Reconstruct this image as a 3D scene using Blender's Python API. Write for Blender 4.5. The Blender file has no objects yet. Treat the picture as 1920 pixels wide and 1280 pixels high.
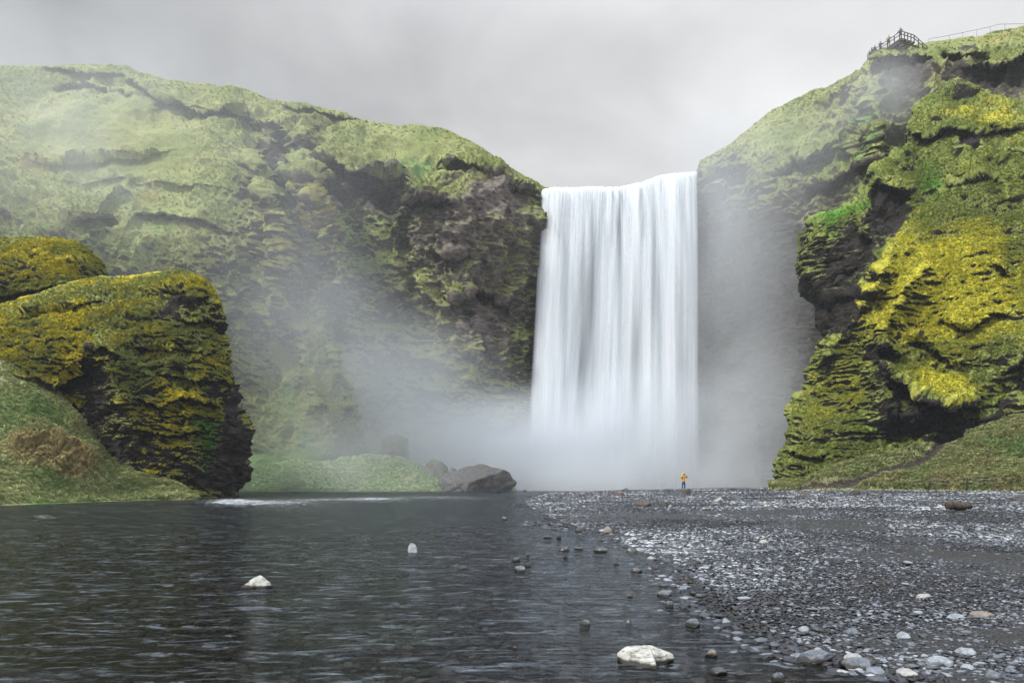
import bpy, bmesh, math, random
import numpy as np
from mathutils import Vector, Matrix, noise as mnoise

# ------------------------------------------------------------------ camera
SC = bpy.context.scene
F, CX, HY, EYE = 1280.0, 960.0, 903.0, 1.5      # focal length and horizon, in 1920 px wide units
cam_d = bpy.data.cameras.new("camera")
cam = bpy.data.objects.new("camera", cam_d)
SC.collection.objects.link(cam)
cam.location = (0, 0, EYE)
cam.rotation_euler = (math.radians(90), 0, 0)
cam_d.sensor_width = 36.0
cam_d.lens = 24.0
cam_d.shift_y = (HY - 640.0) / 1920.0
cam_d.clip_start = 0.1
cam_d.clip_end = 3000
SC.camera = cam

# ------------------------------------------------------------------ world, sun, exposure
SUN_EL, SUN_AZ = math.radians(44), math.radians(-122)   # azimuth from +Y, clockwise: behind left of the camera
world = bpy.data.worlds.new("World")
SC.world = world
world.use_nodes = True
SC.view_settings.view_transform = 'Standard'
SC.view_settings.look = 'None'
SC.view_settings.exposure = 1.45
SC.view_settings.gamma = 1.0
SC.view_settings.use_curve_mapping = False
SC.cycles.use_denoising = True
SC.cycles.max_bounces = 6
SC.cycles.diffuse_bounces = 3
SC.cycles.glossy_bounces = 2
SC.cycles.transmission_bounces = 2
SC.cycles.transparent_max_bounces = 12
SC.cycles.volume_bounces = 5
SC.cycles.volume_max_steps = 96
SC.cycles.use_adaptive_sampling = True
SC.cycles.adaptive_threshold = 0.02
SC.cycles.caustics_reflective = False
SC.cycles.caustics_refractive = False


class NT:
    """tiny node helper"""
    def __init__(s, tree):
        s.t = tree
        s.n = tree.nodes
    def put(s, sock, v):
        if v is None:
            return
        if isinstance(v, bpy.types.NodeSocket):
            s.t.links.new(v, sock)
        elif isinstance(v, (tuple, list)) and len(v) == 3 and len(getattr(sock, 'default_value', (0,))) == 4:
            sock.default_value = (*v, 1)
        else:
            sock.default_value = v
    def node(s, typ, ins=None, **props):
        n = s.n.new(typ)
        for k, v in props.items():
            setattr(n, k, v)
        for k, v in (ins or {}).items():
            s.put(n.inputs[k], v)
        return n
    def math(s, op, a, b=0.0, c=0.0, clamp=False):
        n = s.n.new('ShaderNodeMath'); n.operation = op; n.use_clamp = clamp
        s.put(n.inputs[0], a); s.put(n.inputs[1], b); s.put(n.inputs[2], c)
        return n.outputs[0]
    def vec(s, op, a, b=(0, 0, 0), out=0):
        n = s.n.new('ShaderNodeVectorMath'); n.operation = op
        s.put(n.inputs[0], a)
        if op == 'SCALE':
            s.put(n.inputs['Scale'], b)
        else:
            s.put(n.inputs[1], b)
        return n.outputs['Value'] if op in ('LENGTH', 'DOT_PRODUCT') else n.outputs[0]
    def mix(s, f, a, b, blend='MIX'):
        n = s.n.new('ShaderNodeMix'); n.data_type = 'RGBA'; n.blend_type = blend; n.clamp_factor = True
        s.put(n.inputs[0], f); s.put(n.inputs[6], a); s.put(n.inputs[7], b)
        return n.outputs[2]
    def noise(s, vec, scale, detail=3, rough=0.55, out='Fac', dist=0.0):
        n = s.n.new('ShaderNodeTexNoise')
        if vec is not None:
            s.put(n.inputs['Vector'], vec)
        n.inputs['Scale'].default_value = scale
        n.inputs['Detail'].default_value = detail
        n.inputs['Roughness'].default_value = rough
        n.inputs['Distortion'].default_value = dist
        return n.outputs[out]
    def ramp(s, v, a, b, lo=0.0, hi=1.0, smooth=True):
        n = s.n.new('ShaderNodeMapRange')
        n.interpolation_type = 'SMOOTHSTEP' if smooth else 'LINEAR'
        s.put(n.inputs[0], v)
        for i, x in enumerate((a, b, lo, hi)):
            s.put(n.inputs[i + 1], x)
        return n.outputs[0]
    def attr(s, name, out='Fac', typ='GEOMETRY'):
        n = s.n.new('ShaderNodeAttribute'); n.attribute_name = name; n.attribute_type = typ
        return n.outputs[out]


# world: low cloud deck over a pale Nishita sky
w = NT(world.node_tree)
for n in list(w.n):
    w.n.remove(n)
sky = w.node('ShaderNodeTexSky', sky_type='NISHITA', sun_disc=False, sun_elevation=SUN_EL, sun_rotation=SUN_AZ)
tc = w.node('ShaderNodeTexCoord').outputs['Generated']
sep = w.node('ShaderNodeSeparateXYZ', {0: tc})
zz = sep.outputs[2]
den = w.math('ADD', w.math('MAXIMUM', zz, 0.0), 0.35)
cv = w.node('ShaderNodeCombineXYZ', {0: w.math('DIVIDE', sep.outputs[0], den), 1: w.math('DIVIDE', sep.outputs[1], den), 2: 0.0}).outputs[0]
c1 = w.noise(cv, 0.9, 4, 0.5, dist=0.5)
c2 = w.noise(cv, 3.3, 5, 0.6, dist=0.6)
side = w.ramp(sep.outputs[0], -0.45, 0.55, 0.0, 1.0)
cl = w.math('ADD', w.math('MULTIPLY', c1, 0.75), w.math('MULTIPLY', c2, 0.25))
cl = w.ramp(cl, 0.34, 0.66, -0.09, 0.09, smooth=False)
base = w.math('ADD', w.math('ADD', w.math('MULTIPLY', side, 0.12), 0.185), cl)
up = w.ramp(zz, 0.50, 1.0, 1.0, 3.5)                      # an overcast sky brightens towards the zenith
lum = w.math('MULTIPLY', w.math('MULTIPLY', base, up), 10.0)
ccol = w.vec('SCALE', w.mix(w.ramp(zz, 0.5, 0.9), (1.0, 0.992, 0.99), (0.88, 0.965, 1.10)), lum)
ccol = w.mix(0.96, sky.outputs[0], ccol)
bg = w.node('ShaderNodeBackground', {0: ccol, 1: 0.1})
wo = w.node('ShaderNodeOutputWorld', {0: bg.outputs[0]})

sun_d = bpy.data.lights.new("sun", 'SUN')
sun_d.energy = 1.5
sun_d.angle = math.radians(10)
sun_d.color = (1.0, 0.97, 0.92)
sun = bpy.data.objects.new("sun", sun_d)
SC.collection.objects.link(sun)
sdir = Vector((math.sin(SUN_AZ) * math.cos(SUN_EL), math.cos(SUN_AZ) * math.cos(SUN_EL), math.sin(SUN_EL)))
sun.rotation_euler = sdir.to_track_quat('Z', 'Y').to_euler()

# ------------------------------------------------------------------ helpers
rng = np.random.default_rng(11)
random.seed(5)
COL = SC.collection
LAT = rng.random((64, 64, 64), dtype=np.float32)


def at(px, py, D):
    """point in metres at forward distance D that the photograph shows at (px, py)"""
    return np.stack(np.broadcast_arrays((np.asarray(px, float) - CX) / F * D, D, EYE + (HY - np.asarray(py, float)) / F * D), -1)


def vnoise(p, seed=0):
    q = p + np.float32(seed * 7.31 + 100.0)
    i = np.floor(q)
    f = (q - i).astype(np.float32)
    f = f * f * f * (f * (f * 6 - 15) + 10)
    i = i.astype(np.int64) & 63
    j = (i + 1) & 63
    x0, y0, z0 = i[..., 0], i[..., 1], i[..., 2]
    x1, y1, z1 = j[..., 0], j[..., 1], j[..., 2]
    fx, fy, fz = f[..., 0], f[..., 1], f[..., 2]
    def l(a, b, t): return a + (b - a) * t
    return l(l(l(LAT[x0, y0, z0], LAT[x1, y0, z0], fx), l(LAT[x0, y1, z0], LAT[x1, y1, z0], fx), fy),
             l(l(LAT[x0, y0, z1], LAT[x1, y0, z1], fx), l(LAT[x0, y1, z1], LAT[x1, y1, z1], fx), fy), fz) * 2 - 1


ROT = np.array([[0.36, 0.48, -0.8], [-0.8, 0.6, 0.0], [0.48, 0.64, 0.6]], np.float32)


def fbm(p, freq, octs=4, gain=0.5, seed=0, ridged=False, stretch=(1, 1, 1)):
    q = (p * np.array(stretch) * freq).astype(np.float32)
    a, s, n = 1.0, 0.0, 0.0
    for k in range(octs):
        v = vnoise(q, seed + k)
        if ridged:
            v = 1 - 2 * np.abs(v)
        s = s + a * v
        n += a
        a *= gain
        q = (q @ ROT) * 2.03
    return s / n


def worley(u, v, seed=0):
    """2-D cells: distance to nearest and second nearest, and a number per cell"""
    iu, iv = np.floor(u), np.floor(v)
    best = np.full(u.shape, 9.0); sec = best.copy(); cid = np.zeros(u.shape)
    for a in (-1, 0, 1):
        for b in (-1, 0, 1):
            x = (iu + a).astype(np.int64) & 63; y = (iv + b).astype(np.int64) & 63
            jx = LAT[x, y, (seed * 3) & 63]; jy = LAT[x, y, (seed * 3 + 1) & 63]
            d = np.hypot(iu + a + jx - u, iv + b + jy - v)
            m = d < best
            sec = np.where(m, best, np.minimum(sec, d))
            cid = np.where(m, LAT[x, y, (seed * 3 + 2) & 63], cid)
            best = np.where(m, d, best)
    return best, sec, cid


def blocky(p, f, seed, stretch=(1, 1, 1.6)):
    """joint-bounded blocks: a noise cut into flat steps with sharp risers"""
    n = fbm(p, f, 3, .5, seed, stretch=stretch) * 5
    k = np.floor(n)
    r = n - k
    return (k + np.clip((r - .42) * 6, 0, 1)) / 5


def cushions(p, cw, chh, seed, warp=0.5):
    """puffy moss cushions, wider than high, with creases between them: 0 in the crease, 1 on the crown"""
    q = np.stack([(p[..., 0] * 0.85 + p[..., 1] * 0.5) / cw, (p[..., 1] * 0.8 - p[..., 0] * 0.3) / cw * 0.6, p[..., 2] / chh], -1)
    wq = np.stack([vnoise(q * 0.6, seed + 40), vnoise(q * 0.6, seed + 43), vnoise(q * 0.6, seed + 46)], -1)
    a = np.abs(vnoise(q * 0.75 + wq * warp, seed + 20))
    b = np.abs(vnoise((q @ ROT) * 1.7 + wq * warp, seed + 30))
    c = np.clip(a * 2.2, 0, 1) ** 0.6 * 0.68 + np.clip(b * 2.2, 0, 1) ** 0.6 * 0.32
    return np.clip(c * 1.15, 0, 1), a


def tps(pts):
    """thin-plate spline through (px, py, D)"""
    P = np.array(pts, float)
    X = P[:, :2] / 500.0
    def k(r2): return 0.5 * r2 * np.log(r2 + 1e-9)
    n = len(P)
    r2 = ((X[:, None] - X[None]) ** 2).sum(-1)
    A = np.zeros((n + 3, n + 3))
    A[:n, :n] = k(r2) + np.eye(n) * 0.002
    A[:n, n] = 1; A[:n, n + 1:] = X; A[n, :n] = 1; A[n + 1:, :n] = X.T
    wgt = np.linalg.solve(A, np.concatenate([P[:, 2], np.zeros(3)]))
    def f(px, py):
        x, y = np.asarray(px) / 500.0, np.asarray(py) / 500.0
        s = wgt[n] + wgt[n + 1] * x + wgt[n + 2] * y
        for i in range(n):
            s = s + wgt[i] * k((x - X[i, 0]) ** 2 + (y - X[i, 1]) ** 2)
        return s
    return f


WARP = [9.0, 34.0]


def warped(px, py):
    q = np.stack([px / WARP[1], py / WARP[1], 0 * px + 3.3], -1)
    return px + WARP[0] * fbm(q, 1.0, 4, .6, 201), py + WARP[0] * fbm(q, 1.0, 4, .6, 211)


def polydist(px, py, line):
    """signed distance to a polyline (positive below/right of it going left to right), and position along it"""
    best = np.full(px.shape, 1e9); sg = np.zeros(px.shape); tt = np.zeros(px.shape)
    n = len(line) - 1
    for i in range(n):
        (x0, y0), (x1, y1) = line[i], line[i + 1]
        dx, dy = x1 - x0, y1 - y0
        L = math.hypot(dx, dy)
        t = np.clip(((px - x0) * dx + (py - y0) * dy) / (L * L), 0, 1)
        ex, ey = px - x0 - t * dx, py - y0 - t * dy
        d = np.hypot(ex, ey)
        m = d < best
        best = np.where(m, d, best)
        sg = np.where(m, np.sign(dx * ey - dy * ex), sg)
        tt = np.where(m, (i + t) / n, tt)
    return best * sg, tt


def ledge(px, py, line, amp, wid, soft=4.0):
    """rock above the line stands proud, the rock below it is set back and comes forward again further down"""
    d, t = polydist(px, py, line)
    end = np.clip(np.minimum(t, 1 - t) * 6, 0, 1) ** 0.7
    below = np.clip(d / soft, 0, 1) * np.exp(-np.clip(d - soft, 0, None) / wid)
    above = np.where(d < 0, np.exp(d / (wid * 0.5)), 0)
    return amp * end * (below - 0.45 * above), end * below


def bump(px, py, x, y, rx, ry, amp, pw=1.0):
    r2 = ((px - x) / rx) ** 2 + ((py - y) / ry) ** 2
    return amp * np.exp(-r2 ** pw)


def ridge(px, py, line, amp, wid):
    d, t = polydist(px, py, line)
    end = np.clip(np.minimum(t, 1 - t) * 5, 0, 1)
    return amp * end * np.exp(-np.abs(d) / wid)


def resample(line, n, dens=None):
    L = np.array(line, float)
    s = np.concatenate([[0], np.cumsum(np.hypot(*np.diff(L, axis=0).T))])
    t = np.linspace(0, s[-1], n) if dens is None else dens * s[-1]
    return np.stack([np.interp(t, s, L[:, 0]), np.interp(t, s, L[:, 1])], -1)


def coons(top, bottom, left, right, nu, nv, us=None):
    u = np.linspace(0, 1, nu) if us is None else us
    v = np.linspace(0, 1, nv)
    T, B = resample(top, nu, u), resample(bottom, nu, u)
    Lf, R = resample(left, nv), resample(right, nv)
    U, V = u[None, :, None], v[:, None, None]
    S = (1 - V) * T[None] + V * B[None] + (1 - U) * Lf[:, None] + U * R[:, None]
    S = S - ((1 - U) * (1 - V) * T[0] + U * (1 - V) * T[-1] + (1 - U) * V * B[0] + U * V * B[-1])
    return S[..., 0], S[..., 1]


def grid_normals(P):
    du = np.gradient(P, axis=1); dv = np.gradient(P, axis=0)
    n = np.cross(dv, du)
    ln = np.linalg.norm(n, axis=-1, keepdims=True)
    return n / np.maximum(ln, 1e-9)


def smooth(P, k):
    for _ in range(k):
        Q = P.copy()
        Q[1:-1, 1:-1] = (P[:-2, 1:-1] + P[2:, 1:-1] + P[1:-1, :-2] + P[1:-1, 2:] + 4 * P[1:-1, 1:-1]) / 8
        P = Q
    return P


def blur(a, n):
    """separable box blur, n cells each way, twice"""
    for _ in range(2):
        for ax in (0, 1):
            c = np.cumsum(np.concatenate([np.repeat(a.take([0], ax), n + 1, ax), a, np.repeat(a.take([-1], ax), n, ax)], ax), ax)
            L = a.shape[ax]
            a = (c.take(range(2 * n + 1, 2 * n + 1 + L), ax) - c.take(range(0, L), ax)) / (2 * n + 1)
    return a


def mesh_from(name, V, Fq, mat=None, smooth_=True, attrs=None):
    me = bpy.data.meshes.new(name)
    V = np.ascontiguousarray(V, np.float32).reshape(-1, 3)
    Fq = np.ascontiguousarray(Fq, np.int32)
    k = Fq.shape[1]
    me.vertices.add(len(V)); me.vertices.foreach_set('co', V.ravel())
    me.loops.add(Fq.size); me.loops.foreach_set('vertex_index', Fq.ravel())
    me.polygons.add(len(Fq)); me.polygons.foreach_set('loop_start', np.arange(0, Fq.size, k, dtype=np.int32))
    me.polygons.foreach_set('use_smooth', np.full(len(Fq), smooth_))
    me.update(calc_edges=True)
    for an, av in (attrs or {}).items():
        av = np.ascontiguousarray(av, np.float32)
        if av.ndim > 1 and av.shape[-1] == 4:
            a = me.attributes.new(an, 'FLOAT_COLOR', 'POINT'); a.data.foreach_set('color', av.ravel())
        elif av.ndim > 1 and av.shape[-1] == 3:
            a = me.attributes.new(an, 'FLOAT_VECTOR', 'POINT'); a.data.foreach_set('vector', av.ravel())
        else:
            a = me.attributes.new(an, 'FLOAT', 'POINT'); a.data.foreach_set('value', av.ravel())
    if mat:
        me.materials.append(mat)
    return me


def quads(nv, nu, flip=False):
    i = np.arange(nv * nu).reshape(nv, nu)
    q = np.stack([i[:-1, :-1], i[1:, :-1], i[1:, 1:], i[:-1, 1:]], -1).reshape(-1, 4)
    return q[:, ::-1] if flip else q


def link(name, me, parent=None, **props):
    o = bpy.data.objects.new(name, me)
    COL.objects.link(o)
    if parent:
        o.parent = parent
    for k, v in props.items():
        o[k] = v
    return o


def tag(o, label, cat, group=None):
    o['label'] = label; o['category'] = cat
    if group:
        o['group'] = group
    return o


def thing(name, label, cat, loc=(0, 0, 0), rotz=0.0, group=None):
    o = bpy.data.objects.new(name, None)
    COL.objects.link(o)
    o.location = loc; o.rotation_euler = (0, 0, rotz)
    return tag(o, label, cat, group)


def new_mat(name):
    m = bpy.data.materials.new(name)
    m.use_nodes = True
    t = NT(m.node_tree)
    for n in list(t.n):
        t.n.remove(n)
    t.out = t.n.new('ShaderNodeOutputMaterial')
    return m, t


def simple_mat(name, col, rough=0.8, var=0.25, scale=8.0, metal=0.0):
    m, t = new_mat(name)
    pos = t.node('ShaderNodeTexCoord').outputs['Object']
    n = t.noise(pos, scale, 4)
    c = t.mix(t.ramp(n, 0.3, 0.7), tuple(x * (1 - var) for x in col), tuple(min(1, x * (1 + var)) for x in col))
    b = t.node('ShaderNodeBsdfPrincipled', {'Base Color': c, 'Roughness': rough, 'Metallic': metal})
    t.put(t.out.inputs[0], b.outputs[0])
    return m


# ------------------------------------------------------------------ cliff material: rock, soil, grass, moss, driven by what grows where
def cliff_material(name, grass, grass2, green, moss, moss2, rock, rock2, fine=1.0, soft=0.0):
    m, t = new_mat(name)
    pos = t.node('ShaderNodeNewGeometry').outputs['Position']
    mk = t.attr('mask', 'Color')
    s = t.node('ShaderNodeSeparateColor', {0: mk})
    R, G, B = s.outputs[0], s.outputs[1], s.outputs[2]
    n1 = t.noise(pos, 0.16 * fine, 6, 0.6)
    n2 = t.noise(pos, 2.6 * fine, 5, 0.65)
    n3 = t.noise(pos, 9.0 * fine, 3, 0.7)
    j = t.math('ADD', t.math('MULTIPLY', t.math('SUBTRACT', n2, 0.5), 1.1), t.math('MULTIPLY', t.math('SUBTRACT', n3, 0.5), 0.7))
    g = t.mix(t.ramp(t.math('ADD', n1, t.math('MULTIPLY', j, 0.5)), 0.35, 0.65), grass, grass2)
    ms = t.mix(t.ramp(t.math('ADD', t.noise(pos, 0.9 * fine, 4, 0.6), t.math('MULTIPLY', j, 0.4)), 0.38, 0.64), moss, moss2)
    vv = t.node('ShaderNodeVectorMath', {0: pos, 1: (1.0, 1.0, 3.5)}, operation='MULTIPLY').outputs[0]
    rk = t.mix(t.ramp(t.noise(vv, 0.8 * fine, 6, 0.68), 0.32, 0.7), rock, rock2)
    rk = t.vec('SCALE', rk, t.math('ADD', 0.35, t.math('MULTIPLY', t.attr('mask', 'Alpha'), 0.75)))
    c = t.mix(t.ramp(t.math('ADD', G, t.math('MULTIPLY', j, 0.7)), 0.25, 0.75), g, green)
    c = t.mix(t.ramp(t.math('ADD', B, t.math('MULTIPLY', j, 0.9)), 0.22, 0.72), c, ms)
    c = t.mix(t.ramp(t.math('ADD', R, t.math('MULTIPLY', j, 0.9)), 0.36 - soft, 0.62 + soft), c, rk)
    # short-range speckle of blades and tufts
    sp = t.ramp(t.noise(pos, 5.5 * fine, 4, 0.75), 0.3, 0.72, 0.74, 1.22, smooth=False)
    c = t.vec('SCALE', c, sp)
    bh = t.math('ADD', t.math('MULTIPLY', n2, 0.6), t.math('MULTIPLY', n3, 0.5))
    bp = t.node('ShaderNodeBump', {'Strength': 0.9, 'Distance': 0.22 / fine, 'Height': bh})
    d = t.node('ShaderNodeBsdfPrincipled', {'Base Color': c, 'Roughness': 0.92, 'Normal': bp.outputs[0]})
    d.inputs['Specular IOR Level'].default_value = 0.15
    t.put(t.out.inputs[0], d.outputs[0])
    return m


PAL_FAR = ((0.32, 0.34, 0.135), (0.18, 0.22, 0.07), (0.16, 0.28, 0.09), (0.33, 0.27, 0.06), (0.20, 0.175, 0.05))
PAL_NEAR = ((0.27, 0.30, 0.085), (0.12, 0.165, 0.035), (0.06, 0.23, 0.022), (0.66, 0.60, 0.07), (0.34, 0.34, 0.04))
PAL_TURF = ((0.37, 0.37, 0.19), (0.20, 0.24, 0.09), (0.11, 0.20, 0.055), (0.38, 0.32, 0.15), (0.22, 0.17, 0.075))
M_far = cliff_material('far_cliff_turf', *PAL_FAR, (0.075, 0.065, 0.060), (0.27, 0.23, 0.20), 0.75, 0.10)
PAL_ROCK = ((0.24, 0.26, 0.08), (0.11, 0.14, 0.035), (0.06, 0.20, 0.022), (0.56, 0.47, 0.03), (0.26, 0.24, 0.025))
M_near = cliff_material('near_cliff_moss', *PAL_NEAR, (0.010, 0.009, 0.008), (0.042, 0.036, 0.031), 1.5)
M_rockmoss = cliff_material('outcrop_moss', *PAL_ROCK, (0.010, 0.009, 0.008), (0.042, 0.036, 0.031), 1.8)


def blobs(px, py, lst):
    s = np.zeros(px.shape)
    for (x, y, rx, ry, a) in lst:
        s = s + bump(px, py, x, y, rx, ry, a)
    return s


def add_back_rows(P, steps):
    """the ground goes on behind the skyline: rows pushed back from the first row"""
    rows = []
    for (dy, dz) in steps:
        r = P[0].copy()
        k = 1 + dy / r[:, 1]
        r[:, 0] *= k
        r[:, 1] += dy
        r[:, 2] += dz
        rows.append(r)
    return np.concatenate([np.array(rows[::-1]), P], 0)


# ---- tufts of moss and grass: points carrying small clumps of blades
def tuft_mesh(name, seed, mat, blades=14, spread=0.8, wid=0.085):
    r = random.Random(seed)
    V, Fc = [], []
    for k in range(blades):
        a = r.uniform(0, 6.283); l = r.uniform(.6, 1.1); sp = r.uniform(.25, 1) * spread
        dx, dy = math.cos(a), math.sin(a); sx, sy = -dy * wid, dx * wid
        bx, by = r.uniform(-.2, .2), r.uniform(-.2, .2)
        o = len(V)
        V += [(bx - sx, by - sy, -.15), (bx + sx, by + sy, -.15),
              (bx + dx * sp * .5 - sx * .8, by + dy * sp * .5 - sy * .8, l * .45), (bx + dx * sp * .5 + sx * .8, by + dy * sp * .5 + sy * .8, l * .45),
              (bx + dx * sp, by + dy * sp, l * .62)]
        Fc += [(o, o + 1, o + 3, o + 2), (o + 2, o + 3, o + 4)]
    me = bpy.data.meshes.new(name); me.from_pydata(V, [], Fc); me.materials.append(mat)
    return me


def instancer(name, pts, scl, rots, attrs, protos):
    me = bpy.data.meshes.new(name)
    me.vertices.add(len(pts)); me.vertices.foreach_set('co', np.ascontiguousarray(pts, np.float32).ravel())
    for an, av in {'scl': scl, 'rot': rots, **attrs}.items():
        av = np.ascontiguousarray(av, np.float32)
        if av.ndim == 2:
            a = me.attributes.new(an, 'FLOAT_VECTOR', 'POINT'); a.data.foreach_set('vector', av.ravel())
        else:
            a = me.attributes.new(an, 'FLOAT', 'POINT'); a.data.foreach_set('value', av)
    a = me.attributes.new('pick', 'INT', 'POINT'); a.data.foreach_set('value', rng.integers(0, len(protos), len(pts)).astype(np.int32))
    o = link(name, me, kind='stuff')
    ng = bpy.data.node_groups.new(name, 'GeometryNodeTree')
    ng.interface.new_socket('Geometry', in_out='INPUT', socket_type='NodeSocketGeometry')
    ng.interface.new_socket('Geometry', in_out='OUTPUT', socket_type='NodeSocketGeometry')
    N = ng.nodes; L = ng.links
    gi = N.new('NodeGroupInput'); go = N.new('NodeGroupOutput')
    g2i = N.new('GeometryNodeGeometryToInstance')
    for k, pm_ in enumerate(protos):
        po = bpy.data.objects.new(pm_.name, pm_)      # never linked: only instanced
        oi = N.new('GeometryNodeObjectInfo'); oi.inputs['Object'].default_value = po
        L.new(oi.outputs['Geometry'], g2i.inputs[0])
    m2p = N.new('GeometryNodeMeshToPoints')
    iop = N.new('GeometryNodeInstanceOnPoints'); iop.inputs['Pick Instance'].default_value = True
    def na(nm, ty):
        a = N.new('GeometryNodeInputNamedAttribute'); a.data_type = ty; a.inputs['Name'].default_value = nm
        return a.outputs['Attribute']
    L.new(gi.outputs[0], m2p.inputs[0]); L.new(m2p.outputs[0], iop.inputs['Points'])
    L.new(g2i.outputs[0], iop.inputs['Instance'])
    L.new(na('pick', 'INT'), iop.inputs['Instance Index'])
    e2r = N.new('FunctionNodeEulerToRotation')
    L.new(na('rot', 'FLOAT_VECTOR'), e2r.inputs[0]); L.new(e2r.outputs[0], iop.inputs['Rotation'])
    L.new(na('scl', 'FLOAT_VECTOR'), iop.inputs['Scale'])
    L.new(iop.outputs[0], go.inputs[0])
    md = o.modifiers.new('instances', 'NODES'); md.node_group = ng
    return o


M_tuft, t = new_mat('tuft_blades')
tt = t.attr('tint', 'Vector', 'INSTANCER')
d_ = t.node('ShaderNodeBsdfDiffuse', {'Color': tt})
l_ = t.node('ShaderNodeBsdfTranslucent', {'Color': tt})
mx = t.node('ShaderNodeMixShader', {0: 0.3, 1: d_.outputs[0], 2: l_.outputs[0]})
t.put(t.out.inputs[0], mx.outputs[0])
TUFTS = [tuft_mesh('moss_tuft', 40 + k, M_tuft) for k in range(6)]


def tufts(name, P, N, mask, crown, n, size, pal, where=None, jitter=0.25, upk=0.6):
    """scatter n tufts over a surface, thick on cushion crowns and thin on bare rock"""
    wgt = np.clip(1.1 - 1.9 * mask[..., 0], 0.0, 1) * (0.15 + crown)
    if where is not None:
        wgt = wgt * where
    wgt = wgt[1:-1, 1:-1].ravel()
    wgt = wgt / wgt.sum()
    idx = np.searchsorted(np.cumsum(wgt), rng.random(n))
    idx = np.minimum(idx, len(wgt) - 1)
    nv, nu = P.shape[:2]
    i, j = idx // (nu - 2) + 1, idx % (nu - 2) + 1
    a, b = rng.random((n, 1)), rng.random((n, 1))
    p = P[i, j] * (1 - a) * (1 - b) + P[np.minimum(i + 1, nv - 1), j] * a * (1 - b) + P[i, np.minimum(j + 1, nu - 1)] * (1 - a) * b + P[np.minimum(i + 1, nv - 1), np.minimum(j + 1, nu - 1)] * a * b
    z = N[i, j] * (1 - upk) + np.array([0, 0, upk]) + rng.normal(0, .25, (n, 3))
    z /= np.linalg.norm(z, axis=1, keepdims=True)
    rots = np.stack([np.zeros(n), np.arccos(np.clip(z[:, 2], -1, 1)), np.arctan2(z[:, 1], z[:, 0])], -1)
    s = size * np.exp(rng.normal(0, .35, n))
    mk = mask[i, j]
    r1 = rng.normal(0, jitter, n)
    g = np.clip(mk[:, 1] * 1.6 - .5 + r1 * .6, 0, 1)[:, None]
    m_ = np.clip(mk[:, 2] * 2.2 - .6 + r1, 0, 1)[:, None]
    pick = rng.random((n, 1))
    grass = np.where(pick < .5, pal[0], pal[1]); moss = np.where(rng.random((n, 1)) < .55, pal[3], pal[4])
    c = grass * (1 - g) + np.array(pal[2]) * g
    c = c * (1 - m_) + moss * m_
    c = 1.15 * c * np.exp(rng.normal(0, .14, (n, 1)))
    return instancer(name, p, np.stack([s, s, s * rng.uniform(.7, 1.1, n)], -1), rots, {'tint': np.clip(c, 0, .8)}, TUFTS)


# ================================================================== 1. the amphitheatre of cliffs
TOP = [(-520, 175), (-300, 140), (-100, 125), (0, 122), (60, 124), (120, 122), (200, 122), (240, 126), (262, 140), (330, 150),
       (400, 160), (460, 163), (482, 172), (500, 186), (540, 196), (585, 198), (620, 206), (660, 219), (700, 232), (740, 238),
       (775, 233), (820, 240), (850, 252), (885, 270), (930, 296), (970, 320), (1000, 338), (1022, 352), (1034, 356), (1060, 362),
       (1150, 362), (1220, 350), (1290, 335), (1306, 320), (1312, 302), (1335, 290), (1370, 270), (1400, 245), (1440, 212), (1480, 188), (1520, 170),
       (1570, 155), (1610, 133), (1624, 126), (1630, 108), (1637, 95), (1655, 89), (1700, 83), (1740, 76), (1800, 68),
       (1850, 60), (1900, 49), (1960, 44), (2060, 40), (2300, 60)]
BOT = [(-520, 935), (-100, 932), (460, 928), (900, 926), (1400, 926), (1700, 940), (2300, 950)]


def spaced(n, spans, total):
    """column positions (0..1 along TOP by arc) denser where the cliff is in view"""
    xs = np.linspace(0, 1, 4000)
    L = resample(TOP, 4000)
    d = np.ones(4000) * 0.35
    for a, b, k in spans:
        d[(L[:, 0] >= a) & (L[:, 0] <= b)] = k
    c = np.cumsum(d); c = (c - c[0]) / (c[-1] - c[0])
    return np.interp(np.linspace(0, 1, n), c, xs)


us = spaced(1000, [(-60, 1035, 1.0), (1300, 1690, 0.9), (1690, 1960, 0.9)], 1)
px, py = coons(TOP, BOT, [TOP[0], BOT[0]], [TOP[-1], BOT[-1]], 1000, 560, us)
# straight columns under each skyline point
tp = resample(TOP, 1000, us)
bt = np.interp(tp[:, 0], [b[0] for b in BOT], [b[1] for b in BOT])
vv = np.linspace(0, 1, 560)[:, None]
px = np.broadcast_to(tp[:, 0], px.shape).copy()
py = tp[:, 1] + (bt - tp[:, 1]) * vv

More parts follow.
